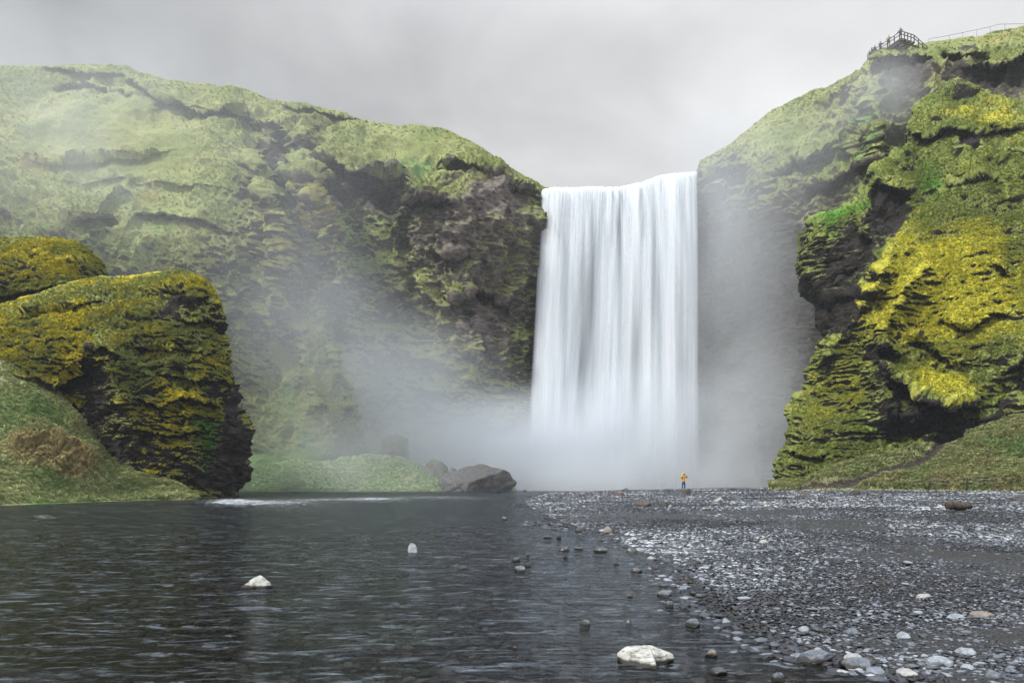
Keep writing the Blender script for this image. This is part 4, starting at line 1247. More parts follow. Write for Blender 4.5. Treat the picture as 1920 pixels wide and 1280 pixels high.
put_stone(1363, 1168, 18, 'pale', 'bright grey rounded stone at the edge of the shallows', h=.65, seed=40, cut=2)
put_stone(1216, 1207, 12, 'dark', 'tiny dark stone just above the largest pale rock', h=.4, seed=41)
put_stone(1334, 1230, 32, 'tan', 'tan angular stone in the shallows right of the largest pale rock', h=.42, seed=42, cut=8)
put_stone(1352, 1264, 38, 'dark', 'dark wet ridge shaped stone below the tan stone', h=.28, seed=43)
put_stone(1390, 1264, 24, 'dark', 'rough dark stone right of the dark wet ridge', h=.3, seed=44)
put_stone(1461, 1275, 26, 'grey', 'lumpy grey stone at the very bottom of the shallows', h=.55, seed=45)
put_stone(966, 1215, 9, 'brown', 'small reddish brown stone in the lower river', h=.5, seed=46)
put_stone(868, 1065, 22, 'dark', 'dark stone barely breaking the surface below the cone stone', h=.2, seed=47)
# on the gravel bank
put_stone(1433, 1018, 19, 'cream', 'pale oval stone high on the left part of the gravel bank', h=.4, seed=50, cut=2)
put_stone(1736, 1121, 28, 'cream', 'pale humped stone alone on dark gravel at right', h=.35, seed=51, cut=3)
put_stone(1798, 1159, 43, 'pale', 'long flat whitish stone on dark gravel at right', h=.2, seed=52, cut=2, deep=.6)
put_stone(1853, 1157, 48, 'tan', 'tan slab at right of the long whitish stone', h=.22, seed=53, cut=4)
put_stone(1694, 1196, 34, 'pale', 'rounded pale stone beside rust coloured gravel', h=.38, seed=54, cut=2)
put_stone(1767, 1248, 46, 'pale', 'large round light grey cobble near the bottom right', h=.42, seed=55, cut=1)
put_stone(1604, 1237, 37, 'cream', 'smooth cream cobble right of the banded slab', h=.33, seed=56, cut=1)
put_stone(1706, 1265, 44, 'cream', 'smooth flat cream cobble at the bottom of the bank', h=.27, seed=57, cut=1)
put_stone(1534, 1243, 96, 'grey', 'long jagged banded slab at the water edge near the bottom', h=.20, seed=58, cut=9, deep=.45, rz=0.12, sub=4)
put_stone(1617, 1255, 64, 'grey', 'angular blue grey stone below the smooth cream cobble', h=.3, seed=59, cut=8)
put_stone(1537, 1224, 22, 'pale', 'small white rounded stone behind the banded slab', h=.5, seed=60, cut=1)
put_stone(1815, 1226, 43, 'pale', 'flat grey white cobble at lower right of the bank', h=.27, seed=61, cut=2)
put_stone(1870, 1272, 58, 'grey', 'broad bluish slab in the bottom right corner', h=.24, seed=62, cut=6)
put_stone(1598, 1189, 32, 'grey', 'bluish rounded cobble in lower left of the bank', h=.4, seed=63, cut=2)
put_stone(1513, 1183, 27, 'pale', 'white angular stone near the water edge', h=.4, seed=64, cut=8)
put_stone(1515, 1209, 12, 'pale', 'very small white stone below the angular one', h=.7, seed=65, cut=1)
put_stone(1818, 1254, 25, 'pale', 'small oval grey stone right of the large round cobble', h=.4, seed=66, cut=1)
put_stone(1350, 941, 23, 'cream', 'pale boulder far back on the bank right of the person', h=.5, seed=70)
put_stone(1162, 930, 21, 'brown', 'dark boulder on the far bank well left of the person', h=.45, seed=71)
put_stone(1175, 922, 16, 'basalt', 'hazy grey boulder at the far edge of the bank', h=.45, seed=72)
put_stone(1208, 948, 32, 'brown', 'long low reddish brown boulder on the far bank', h=.3, seed=73)
put_stone(1248, 951, 16, 'brown', 'brown half of a stone pair in the middle far bank', h=.6, seed=74)
put_stone(1257, 952, 10, 'pale', 'pale half of a stone pair in the middle far bank', h=.8, seed=75)
put_stone(1125, 964, 15, 'dark', 'dark triangular stone on the left part of the gravel', h=.5, seed=76, point=.5)
PERSON_STONE = put_stone(1289, 926, 22, 'brown', 'brown rounded boulder that the person in yellow stands behind', h=.42, seed=77)
put_stone(1444, 939, 21, 'brown', 'brown boulder on gravel before the foot of the right cliff', h=.4, seed=78)
put_stone(1513, 932, 26, 'brown', 'brown slab leaning on the gravel edge below the cliff', h=.35, seed=79, cut=7)
put_stone(1540, 938, 12, 'basalt', 'small dark angular stone right of the brown slab', h=.8, seed=80, cut=7)
put_stone(1611, 927, 30, 'basalt', 'dark boulder lying at the foot of the black sand path', h=.42, seed=81)
put_stone(1649, 934, 15, 'brown', 'small brown boulder on gravel right of the path', h=.5, seed=82)
put_stone(1706, 917, 19, 'basalt', 'dark upright boulder at the turf edge next to a cone', h=.9, seed=83, D=69)
put_stone(1728, 918, 17, 'basalt', 'grey cone shaped boulder at the turf edge', h=.9, point=.6, seed=84, D=68)
put_stone(1873, 921, 18, 'basalt', 'cone shaped boulder at the turf edge near the right frame edge', h=1.0, point=.6, seed=85, D=63)
put_stone(1795, 923, 40, 'brown', 'wide dark boulder half sunk at the turf edge', h=.32, seed=86, D=65.5)
put_stone(1850, 905, 14, 'basalt', 'small grey boulder in the turf behind the rope fence', h=.6, seed=87, D=65.5)
put_stone(1912, 938, 26, 'basalt', 'pale topped dark boulder at the right frame edge', h=.6, seed=88, cut=7)

# boulders at the foot of the falls
def big_boulder(px0, px1, ytop, ybase, D, seed, label, kind='mossrock', cut=5, deep=.7, rz=0.0):
    wm = (px1 - px0) / F * D
    hm = (ybase - ytop) / F * D
    me = stone_mesh('boulder', (wm * 1.05, wm * deep, hm * 2.1), seed, MS[kind], 5, cut, 0.15)
    o = link('boulder', me)
    o.location = ((px0 + px1) / 2 / F * D - CX / F * D, D, EYE + (HY - ybase) / F * D)
    o.rotation_euler = (0, 0, rz)
    return tag(o, label, 'boulder')


big_boulder(836, 968, 874, 919, 109, 145, 'longest dark boulder sloping down to the water left of the falls', cut=3, kind='basalt')
big_boulder(822, 872, 880, 919, 111, 107, 'smaller grey boulder wedged behind the longest one', cut=3, kind='basalt')
big_boulder(782, 846, 862, 914, 114.5, 103, 'tall hazy boulder at the end of the green bank', cut=2)
big_boulder(715, 775, 818, 850, 118, 104, 'grassy topped boulder higher up the green bank', cut=4)
put_stone(985, 919, 12, 'basalt', 'tiny hazy rock at the waterline left of the spray', h=.3, seed=105, D=110)


# cobbles of the bank one can tell apart: 230 of them
protos = []
for k in range(14):
    kind = ['pale', 'grey', 'grey', 'grey', 'grey', 'dark', 'dark'][k % 7]
    protos.append(stone_mesh('cobble', (1, 0.7 + 0.15 * (k % 3), 0.28 + 0.08 * (k % 4)), 300 + k, MS[kind], 2, 2 + k % 4, 0.10))
    protos[-1].polygons.foreach_set('use_smooth', [True] * len(protos[-1].polygons))
rc = random.Random(77)
taken = []
n_c = 0
while n_c < 215:
    D = 5.3 + 10.5 * rc.random() ** 1.3
    x = float(shore_x(D)) - 0.15 + rc.random() ** 1.2 * (0.76 * D - float(shore_x(D)) + 0.15)
    s = rc.uniform(0.06, 0.115) * (1 + 0.05 * (D - 5)) * (1.5 if rc.random() < .10 else 1)
    if 7.8 < D < 11.5 and x - float(shore_x(D)) > 1.2 and rc.random() < .75:
        continue
    if any((x - a) ** 2 + (D - b) ** 2 < (0.5 * (s + c_)) ** 2 for a, b, c_ in taken):
        continue
    taken.append((x, D, s))
    o = link('cobble', protos[rc.randrange(14)])
    o.scale = (s, s * rc.uniform(.7, 1), s * rc.uniform(.7, 1.0))
    o.location = (x, D, float(ground_z(np.array(x), np.array(D))) + s * .12)
    o.rotation_euler = (rc.uniform(-.12, .12), rc.uniform(-.12, .12), rc.uniform(0, 6.28))
    tag(o, 'rounded fist sized river cobble among the others in the nearest part of the gravel bank', 'cobble', 'loose cobbles of the near gravel bank')
    n_c += 1

# the gravel nobody could count: points that carry small stones
def gravel_stuff(name, pts, scl, tone, nprot, seed, sub=1):
    """tone in 0..1 picks the colour of each stone"""
    m = bpy.data.materials.get('gravel_stones')
    if m is None:
        m, t = new_mat('gravel_stones')
        tn = t.attr('tone', 'Fac', 'INSTANCER')
        r = t.n.new('ShaderNodeValToRGB'); t.put(r.inputs[0], tn)
        e = r.color_ramp.elements
        e[0].position = 0.0; e[0].color = (0.010, 0.010, 0.012, 1)
        e[1].position = 1.0; e[1].color = (0.52, 0.53, 0.52, 1)
        for p, c in ((0.35, (0.022, 0.023, 0.028, 1)), (0.58, (0.07, 0.078, 0.095, 1)), (0.78, (0.19, 0.215, 0.25, 1)), (0.92, (0.36, 0.38, 0.40, 1))):
            k = e.new(p); k.color = c
        pos = t.node('ShaderNodeNewGeometry').outputs['Position']
        n = t.noise(pos, 40, 3, 0.6)
        n2 = t.noise(pos, 1.3, 2, 0.5)
        c = t.vec('SCALE', r.outputs[0], t.ramp(n, 0.3, 0.7, 0.75, 1.25))
        c = t.mix(t.ramp(n2, 0.60, 0.72, 0, .35), c, (0.11, 0.065, 0.04))
        b = t.node('ShaderNodeBsdfPrincipled', {'Base Color': c, 'Roughness': 0.5})
        t.put(t.out.inputs[0], b.outputs[0])
    rots = np.stack([rng.normal(0, .15, len(pts)), rng.normal(0, .15, len(pts)), rng.random(len(pts)) * 6.283], -1)
    me = bpy.data.meshes.new(name)
    me.vertices.add(len(pts)); me.vertices.foreach_set('co', np.asarray(pts, np.float32).ravel())
    for an, av, ty, f in (('scl', scl, 'FLOAT_VECTOR', 'vector'), ('rot', rots, 'FLOAT_VECTOR', 'vector'), ('tone', tone, 'FLOAT', 'value')):
        a = me.attributes.new(an, ty, 'POINT'); a.data.foreach_set(f, np.asarray(av, np.float32).ravel())
    a = me.attributes.new('pick', 'INT', 'POINT'); a.data.foreach_set('value', rng.integers(0, nprot, len(pts)).astype(np.int32))
    o = link(name, me, kind='stuff')
    ng = bpy.data.node_groups.new(name, 'GeometryNodeTree')
    ng.interface.new_socket('Geometry', in_out='INPUT', socket_type='NodeSocketGeometry')
    ng.interface.new_socket('Geometry', in_out='OUTPUT', socket_type='NodeSocketGeometry')
    N = ng.nodes; L = ng.links
    gi = N.new('NodeGroupInput'); go = N.new('NodeGroupOutput')
    g2i = N.new('GeometryNodeGeometryToInstance')
    for k in range(nprot):
        pm = stone_mesh('gravel_stone', (1, 0.8 + .15 * (k % 3), 0.5 + .12 * (k % 3)), seed + k, m, sub, 3, 0.15)
        pm.polygons.foreach_set('use_smooth', [True] * len(pm.polygons))
        po = bpy.data.objects.new('gravel_stone', pm)      # never linked: only instanced
        oi = N.new('GeometryNodeObjectInfo'); oi.inputs['Object'].default_value = po
        L.new(oi.outputs['Geometry'], g2i.inputs[0])
    m2p = N.new('GeometryNodeMeshToPoints')
    iop = N.new('GeometryNodeInstanceOnPoints'); iop.inputs['Pick Instance'].default_value = True
    def na(nm, ty):
        a = N.new('GeometryNodeInputNamedAttribute'); a.data_type = ty; a.inputs['Name'].default_value = nm
        return a.outputs['Attribute']
    L.new(gi.outputs[0], m2p.inputs[0]); L.new(m2p.outputs[0], iop.inputs['Points'])
    L.new(g2i.outputs[0], iop.inputs['Instance'])
    L.new(na('pick', 'INT'), iop.inputs['Instance Index'])
    e2r = N.new('FunctionNodeEulerToRotation')
    L.new(na('rot', 'FLOAT_VECTOR'), e2r.inputs[0]); L.new(e2r.outputs[0], iop.inputs['Rotation'])
    L.new(na('scl', 'FLOAT_VECTOR'), iop.inputs['Scale'])
    L.new(iop.outputs[0], go.inputs[0])
    md = o.modifiers.new('stones', 'NODES'); md.node_group = ng
    return o


def scatter_bank(n, d0, d1, smin, smax, power=1.0, px_scale=True):
    u = rng.random(n)
    D = d0 * (d1 / d0) ** u                    # even in the picture, not on the ground
    lo = shore_x(D) - 1.5 - 0.03 * D
    hi = 0.80 * D + 4.0
    x = lo + rng.random(n) * (hi - lo)
    keep = rng.random(n) < np.where(x < shore_x(D) - .1, np.exp((x - shore_x(D)) / .55), 1)
    x, D = x[keep], D[keep]
    s = (smin + (smax - smin) * rng.random(len(D)) ** 2.6)
    if px_scale:
        s = s * (1 + 0.055 * np.clip(D - 5, 0, 60))
    e = x - shore_x(D)
    patch = fbm(np.stack([x, D * .8, 0 * x], -1), 0.33, 3, .5, 55)
    s = s * (1 + 0.35 * np.exp(-(e / 1.2) ** 2)) * (1 + 0.25 * patch)
    tone = np.clip(0.39 + 0.85 * (rng.random(len(D)) - .45) + 0.35 * patch + 0.10 * np.clip((D - 15) / 30, 0, 1), 0.02, 0.99)
    band = np.exp(-((D - 9.6) / 2.2) ** 2) * np.clip((e - 1.0) / 1.5, 0, 1) * (0.8 + .6 * patch) + .6 * np.exp(-((D - 5.8) / .8) ** 2) * np.clip((x - 4.3) / .6, 0, 1)
    tone = tone - 0.15 * np.clip(band, 0, 1.2); s = s * (1 - .15 * np.clip(band, 0, 1))
    tone = np.clip(tone, .02, .99)
    tone = np.where(e < 0.05, tone * 0.55, tone)
    z = ground_z(x, D)
    pts = np.stack([x, D, z + s * .06], -1)
    sc = np.stack([s, s * (.6 + .4 * rng.random(len(s))), s * (.35 + .35 * rng.random(len(s)))], -1)
    return pts, sc, tone


parts = [scatter_bank(100000, 3.6, 16, 0.012, 0.072), scatter_bank(64000, 14, 45, 0.02, 0.08), scatter_bank(36000, 42, 100, 0.022, 0.08)]
pts, sc, tone = (np.concatenate([p[i] for p in parts]) for i in range(3))
gravel_stuff('gravel', pts, sc, tone, 10, 500)
# stones of the river bed seen through the water
n = 34000
D = 4.2 * (26 / 4.2) ** rng.random(n)
lo = -0.80 * D - 4; hi = shore_x(D) - 0.2
x = lo + rng.random(n) * (hi - lo)
s = (0.03 + 0.16 * rng.random(n) ** 2.2) * (1 + .03 * (D - 5))
pts = np.stack([x, D, ground_z(x, D) + s * .08], -1)
tone = np.clip(.42 + .75 * (rng.random(n) - .45) + .2 * fbm(pts, .6, 3, .5, 9), .02, .99)
sc = np.stack([s, s * (.7 + .3 * rng.random(n)), s * .5], -1)
gravel_stuff('river_bed_stones', pts, sc, tone, 8, 600)

# ================================================================== 8. log, posts, rope, shrub
M_wood = simple_mat('weathered_wood', (0.075, 0.055, 0.04), 0.85, 0.5, 5)
M_bark = simple_mat('dark_log_wood', (0.06, 0.042, 0.03), 0.9, 0.6, 7)


def tube(pts, radii, seg=8, cap=True):
    """list of points and radii -> verts, faces"""
    V, Fc = [], []
    pts = [Vector(p) for p in pts]
    for i, p in enumerate(pts):
        a = pts[max(i - 1, 0)]; b = pts[min(i + 1, len(pts) - 1)]
        q = (b - a).normalized().to_track_quat('Z', 'Y')
        for k in range(seg):
            an = 2 * math.pi * k / seg
            V.append(p + q @ Vector((math.cos(an) * radii[i], math.sin(an) * radii[i], 0)))
    for i in range(len(pts) - 1):
        for k in range(seg):
            Fc.append((i * seg + k, i * seg + (k + 1) % seg, (i + 1) * seg + (k + 1) % seg, (i + 1) * seg + k))
    if cap:
        Fc.append(tuple(range(seg))[::-1]); Fc.append(tuple((len(pts) - 1) * seg + k for k in range(seg)))
    return V, Fc


def tube_mesh(name, tubes, mat, sm=True):
    V, Fc = [], []
    for (p, r, s) in tubes:
        a, b = tube(p, r, s)
        o = len(V); V += a; Fc += [tuple(o + i for i in f) for f in b]
    me = bpy.data.meshes.new(name); me.from_pydata([tuple(v) for v in V], [], Fc)
    me.polygons.foreach_set('use_smooth', [sm] * len(me.polygons))
    me.materials.append(mat)
    return me


D0 = (EYE - .42) * F / (955 - HY)
lx0, lx1 = (1776 - CX) / F * D0, (1828 - CX) / F * D0
rr = 8.0 / F * D0
lp, lr = [], []
rl = random.Random(4)
for i in range(15):
    f = i / 14
    lp.append((lx0 + (lx1 - lx0) * f, D0 + 0.25 * f, 0.42 + rr * (.9 - .25 * f) + 0.02 * math.sin(f * 9)))
    lr.append(rr * (1.0 - .22 * f) * (1 + rl.uniform(-.07, .07)) * (0.8 if i in (0, 14) else 1))
me = tube_mesh('log', [(lp, lr, 14)], M_bark, False)
o = link('log', me)
tag(o, 'thick dark weathered log lying on the gravel at the right', 'log')

# rope fence along the turf edge
fence = thing('rope_fence', 'low rope fence on thin dark posts along the turf edge at right', 'fence', (0, 0, 0))
pp = []
for (fx, fy0, fy1, fD) in [(1687, 896, 913, 69.5), (1741, 893, 913, 67.5), (1812, 893, 913, 65.5), (1886, 891, 914, 63.6), (1965, 890, 916, 61)]:
    a, b = at(fx, fy1, fD), at(fx, fy0, fD)
    link('post', tube_mesh('post', [([tuple(a - [0, 0, .3]), tuple(b)], [.045, .04], 7)], M_wood), fence)
    pp.append(b)
for zo in (0.06, 0.45):
    rp = []
    for i in range(len(pp) - 1):
        for k in range(10):
            f = k / 10
            q = pp[i] * (1 - f) + pp[i + 1] * f
            rp.append((q[0], q[1], q[2] - zo - 0.25 * 4 * f * (1 - f)))
    link('rope', tube_mesh('rope', [(rp, [.016] * len(rp), 5)], simple_mat('rope_fibre', (0.30, 0.27, 0.2))), fence)
# row of short stakes higher on the turf
for i, fx in enumerate((1757, 1810)):
    a, b = at(fx, 886, 69.5), at(fx, 877, 69.5)
    o = link('stake', tube_mesh('stake', [([tuple(a - [0, 0, .3]), tuple(b)], [.035, .03], 6)], M_wood))
    tag(o, ['short dark stake in the turf, the left one of two', 'short dark stake in the turf, the right one of two'][i], 'stake')


def shrub(px, ybase, ytop, D, seed, label, lean=0.0):
    root = thing('bare_shrub', label, 'shrub', tuple(at(px, ybase, D)))
    h = (ybase - ytop) / F * D
    r = random.Random(seed)
    tr = [(0, 0, -.2), (0.05 * h, 0, h * .3), (-.02 * h + lean * h * .4, .02, h * .6), (0.08 * h + lean * h, 0, h)]
    link('trunk', tube_mesh('trunk', [(tr, [.05, .045, .035, .012], 6)], M_bark), root)
    tb = []
    for k in range(16):
        f = r.uniform(.3, .95); z = f * h
        b = Vector((lean * f * h, 0, z)); d = Vector((r.uniform(-1, 1), r.uniform(-.6, .6), r.uniform(.2, .9))).normalized() * h * r.uniform(.2, .5)
        tb.append(([tuple(b), tuple(b + d * .5 + Vector((0, 0, .03))), tuple(b + d)], [.02, .014, .006], 4))
    link('branches', tube_mesh('branches', tb, M_bark), root)


shrub(1852, 870, 845, 66.5, 3, 'bare dark shrub with forked twigs on the right turf bank')
shrub(1631, 895, 868, 75.0, 5, 'thin leafless sapling at the left side of the sand path')
shrub(1870, 862, 835, 67.0, 8, 'bare leaning twig shrub at the right on the turf bank', 0.5)

# ================================================================== 9. lookout platform on the cliff top, railing, people
M_deck = simple_mat('platform_timber', (0.06, 0.045, 0.04), 0.8, 0.3, 3)
M_steel = simple_mat('railing_steel', (0.20, 0.19, 0.18), 0.5, 0.2, 3)
zd = 75.6
A = Vector((65.0, 114.0, zd))                      # near corner of the deck
ua = Vector((-0.36, 0.93, 0)).normalized()          # long side going back left
ub = Vector((0.93, 0.36, 0)).normalized()
LA, LB = 6.6, 3.0


def box_between(a, b, w, h, up=Vector((0, 0, 1))):
    a, b = Vector(a), Vector(b)
    t = (b - a).normalized(); s = t.cross(up)
    if s.length < 1e-3:
        s = Vector((1, 0, 0))
    s.normalize(); u = s.cross(t).normalized()
    V = [p + s * (i * w / 2) + u * (j * h / 2) for p in (a, b) for (i, j) in ((-1, -1), (1, -1), (1, 1), (-1, 1))]
    Fc = [(0, 1, 2, 3), (7, 6, 5, 4), (0, 4, 5, 1), (1, 5, 6, 2), (2, 6, 7, 3), (3, 7, 4, 0)]
    return V, Fc


def boxes_mesh(name, lst, mat):
    V, Fc = [], []
    for args in lst:
        a, b = box_between(*args)
        o = len(V); V += a; Fc += [tuple(o + i for i in f) for f in b]
    me = bpy.data.meshes.new(name); me.from_pydata([tuple(v) for v in V], [], Fc); me.materials.append(mat)
    return me


plat = thing('lookout_platform', 'wooden lookout platform with railing jutting from the cliff top', 'platform', tuple(A))
def rel(v): return v - A
nb = 22
for k in range(nb):       # deck boards with gaps
    o0 = A + ua * (LA * (k + .5) / nb)
    link('board', boxes_mesh('board', [(rel(o0), rel(o0 + ub * LB), 0.20, 0.05)], M_deck), plat)
for k in range(4):
    o0 = A + ub * (LB * k / 3) - Vector((0, 0, .16)) - ua * .1
    link('beam', boxes_mesh('beam', [(rel(o0), rel(o0 + ua * (LA + .4)), 0.14, 0.24)], M_deck), plat)
for k in range(3):
    o0 = A + ua * (LA * (k * .45 + .05)) - Vector((0, 0, .40))
    link('beam', boxes_mesh('beam', [(rel(o0 - ub * .1), rel(o0 + ub * (LB + 1.5)), 0.18, 0.22)], M_deck), plat)
for k in range(2):
    o0 = A + ua * (1.0 + 2.6 * k) + ub * .2 - Vector((0, 0, .45))
    link('brace', boxes_mesh('brace', [(rel(o0), rel(o0 + ub * 2.0 - Vector((0, 0, 2.2))), 0.16, 0.16)], M_deck), plat)
posts = [A + ua * (LA * k / 5) for k in range(6)] + [A + ub * (LB * k / 4) for k in range(1, 5)]
posts += [A + ub * (LB + 1.0 * k) + Vector((0, 0, -.42 * k)) for k in range(1, 4)]
for p in posts:
    link('post', boxes_mesh('post', [(rel(p - Vector((0, 0, .15))), rel(p + Vector((0, 0, 1.15))), 0.12, 0.12, Vector((1, 0, 0)))], M_deck), plat)
for zr in (1.12, 0.62):
    e1 = A + ua * LA + Vector((0, 0, zr)); c0 = A + Vector((0, 0, zr)); e2 = A + ub * LB + Vector((0, 0, zr)); e3 = posts[-1] + Vector((0, 0, zr))
    link('rail', boxes_mesh('rail', [(rel(c0), rel(e1), 0.07, 0.10)], M_deck), plat)
    link('rail', boxes_mesh('rail', [(rel(c0), rel(e2), 0.07, 0.10)], M_deck), plat)
    link('rail', boxes_mesh('rail', [(rel(e2), rel(e3), 0.07, 0.10)], M_deck), plat)

# hand rail along the skyline
fence = thing('cliff_railing', 'thin metal railing following the grassy skyline at top right', 'railing', (0, 0, 0))
rl = [(1740, 74, 121), (1780, 66.5, 121), (1805, 61.5, 121), (1831, 56, 121), (1857, 50.5, 121), (1873, 45.8, 121), (1884, 45.5, 120.5), (1920, 45, 119), (1960, 41, 118), (2000, 38, 117)]
for (fx, fy, fD) in rl:
    if fx in (1873,):
        continue
    b = at(fx, fy, fD)
    link('post', tube_mesh('post', [([tuple(b - [0, 0, 1.6]), tuple(b)], [.035, .035], 6)], M_steel), fence)
link('rail', tube_mesh('rail', [([tuple(at(*q)) for q in rl], [.035] * len(rl), 6)], M_steel), fence)
# small marker poles on the left skyline
for i, (fx, y0, y1) in enumerate([(402, 152, 166), (421, 150, 166), (436, 156, 167)]):
    a, b = at(fx, y1, 143), at(fx, y0, 143)
    o = link('marker_pole', tube_mesh('marker_pole', [([tuple(a - [0, 0, 1.0]), tuple(b)], [.05, .05], 6)], M_steel))
    tag(o, ['leftmost of three thin poles on the left skyline', 'middle and tallest of three thin poles on the left skyline', 'rightmost of three thin poles on the left skyline'][i], 'pole')


# ---- people
def skin_mesh(name, verts, edges, radii, mat, sub=2, root=0):
    me = bpy.data.meshes.new(name)
    me.from_pydata(verts, edges, [])
    ob = bpy.data.objects.new(name, me)
    COL.objects.link(ob)
    md = ob.modifiers.new('skin', 'SKIN'); md.use_smooth_shade = True
    for i, r in enumerate(radii):
        sv = me.skin_vertices[0].data[i]
        sv.radius = r if isinstance(r, tuple) else (r, r)
        sv.use_root = (i == root)
    ob.modifiers.new('sub', 'SUBSURF').levels = sub
    dg = bpy.context.evaluated_depsgraph_get()
    out = bpy.data.meshes.new_from_object(ob.evaluated_get(dg))
    out.materials.clear(); out.materials.append(mat)
    bpy.data.objects.remove(ob)
    out.name = name
    return out


MAT = {}
def pm(name, col, rough=.75):
    if name not in MAT:
        MAT[name] = simple_mat(name, col, rough, .15, 12)
    return MAT[name]


def person(loc, rotz, label, jacket, trousers, pose='stand', hood=False, h=1.75, pack=None, group=None, s_arm=1.0):
    root = thing('person', label, 'person', loc, rotz, group)
    root.scale = (h / 1.78,) * 3
    skin = pm('skin', (0.42, 0.27, 0.2), .6)
    jk, tw, bt, hr = pm(*jacket), pm(*trousers), pm('boots', (0.03, 0.025, 0.02)), pm('dark_hair', (0.03, 0.02, 0.015))
    # arms: shoulder, elbow, wrist, fingertips for each side (figure faces -Y)
    if pose == 'photo':
        arm = lambda s: [(s * .20, 0, 1.44), (s * .42, -.08, 1.30), (s * .13, -.23, 1.60), (s * .05, -.25, 1.66)]
    elif pose == 'rail':
        arm = lambda s: [(s * .20, 0, 1.44), (s * .30, -.10, 1.20), (s * .34, -.36, 1.12), (s * .34, -.44, 1.11)]
    elif pose == 'reach':
        arm = lambda s: [(s * .20, 0, 1.44), (s * .36, -.05, 1.24), (s * .50, -.15, 1.10), (s * .54, -.18, 1.05)]
    else:
        arm = lambda s: [(s * .20, 0, 1.44), (s * .27, .02, 1.16), (s * .27, -.06, .92), (s * .27, -.08, .82)]
    # one continuous body (skin) under the clothes
    V = [(0, 0, .98), (0, 0, 1.2), (0, 0, 1.42), (0, -.01, 1.53), (0, -.015, 1.60), (0, -.02, 1.70)]
    R = [(.13, .10), (.13, .10), (.14, .10), .055, .088, .075]
    E = [(0, 1), (1, 2), (2, 3), (3, 4), (4, 5)]
    for s in (-1, 1):
        a = arm(s); i = len(V)
        V += a[:3] + [tuple(np.array(a[2]) * .4 + np.array(a[3]) * .6), ]
        R += [.06, .045, .032, (.042, .02)]
        E += [(2, i), (i, i + 1), (i + 1, i + 2), (i + 2, i + 3)]
        i = len(V)
        V += [(s * .10, 0, .90), (s * .12, -.02, .50), (s * .13, .01, .10), (s * .135, -.13, .04)]
        R += [.085, .06, .045, .04]
        E += [(0, i), (i, i + 1), (i + 1, i + 2), (i + 2, i + 3)]
    body = link('body', skin_mesh('body', V, E, R, skin), root)
    # hands with fingers, on the body
    for s in (-1, 1):
        a = arm(s)
        wv, tv = Vector(a[2]), Vector(a[3])
        d = (tv - wv).normalized(); side = d.cross(Vector((0, 1, 0.01))).normalized()
        tb = []
        for k in range(4):
            b0 = wv + d * .09 + side * ((k - 1.5) * .019)
            L = (.062, .075, .07, .055)[k]
            tb.append(([tuple(b0), tuple(b0 + d * L * .55 + Vector((0, -.006, 0))), tuple(b0 + d * L + Vector((0, -.02, 0)))], [.009, .0085, .006], 6))
        b0 = wv + d * .03 + side * .03 * s
        tb.append(([tuple(b0), tuple(b0 + d * .03 + side * .025 * s), tuple(b0 + d * .06 + side * .035 * s)], [.011, .010, .007], 6))
        link('fingers', tube_mesh('fingers', tb, skin), body)
    # face: nose, eyes, ears
    fc = [([(0, -.095, 1.665), (0, -.118, 1.64), (0, -.10, 1.628)], [.008, .014, .010], 6)]
    for s in (-1, 1):
        fc.append(([(s * .082, -.01, 1.68), (s * .090, 0, 1.655), (s * .082, -.01, 1.63)], [.012, .014, .010], 6))
    link('face', tube_mesh('face', fc, skin), body)
    ey = [([(s * .03 - .010, -.092, 1.668), (s * .03 + .010, -.092, 1.668)], [.008, .008], 6) for s in (-1, 1)]
    ey.append(([(-.022, -.090, 1.598), (.022, -.090, 1.598)], [.006, .006], 6))
    link('eyes', tube_mesh('eyes', ey, hr), body)
    # jacket
    V = [(0, 0, .86), (0, 0, 1.0), (0, 0, 1.2), (0, 0, 1.42), (0, 0, 1.50)]
    R = [(.195, .15), (.18, .14), (.175, .14), (.17, .13), (.07, .07)]
    E = [(0, 1), (1, 2), (2, 3), (3, 4)]
    for s in (-1, 1):
        a = arm(s); i = len(V)
        V += [a[0], a[1], tuple(np.array(a[1]) * .06 + np.array(a[2]) * .94)]
        R += [.085, .068, .052]
        E += [(3, i), (i, i + 1), (i + 1, i + 2)]
    link('jacket', skin_mesh('jacket', V, E, R, jk), root)
    V = [(0, 0, .96), (0, 0, .88)]; R = [(.16, .12), (.16, .12)]; E = [(0, 1)]
    for s in (-1, 1):
        i = len(V)
        V += [(s * .10, 0, .78), (s * .125, -.02, .50), (s * .135, .01, .09)]
        R += [.105, .08, .065]
        E += [(1, i), (i, i + 1), (i + 1, i + 2)]
    link('trousers', skin_mesh('trousers', V, E, R, tw), root)
    for s in (-1, 1):
        link('boot', skin_mesh('boot', [(s * .135, .05, .05), (s * .135, -.05, .05), (s * .138, -.16, .035), (s * .135, .02, .14)], [(0, 1), (1, 2), (0, 3)], [.05, .055, .04, .055], bt, 1), root)
    if hood:
        bm = bmesh.new()
        bmesh.ops.create_uvsphere(bm, u_segments=20, v_segments=14, radius=1)
        bmesh.ops.scale(bm, vec=(.135, .15, .17), verts=bm.verts)
        bmesh.ops.translate(bm, vec=(0, .015, 1.655), verts=bm.verts)
        bmesh.ops.delete(bm, geom=[f for f in bm.faces if f.calc_center_median().y < -.065 and abs(f.calc_center_median().x) < .09 and 1.53 < f.calc_center_median().z < 1.76], context='FACES')
        me = bpy.data.meshes.new('hood'); bm.to_mesh(me); bm.free(); me.materials.append(jk)
        me.polygons.foreach_set('use_smooth', [True] * len(me.polygons))
        link('hood', me, root)
        if pose == 'photo':
            link('camera_body', boxes_mesh('camera_body', [((-.06, -.20, 1.655), (.06, -.20, 1.655), .07, .08)], bt), root)
    else:
        bm = bmesh.new()
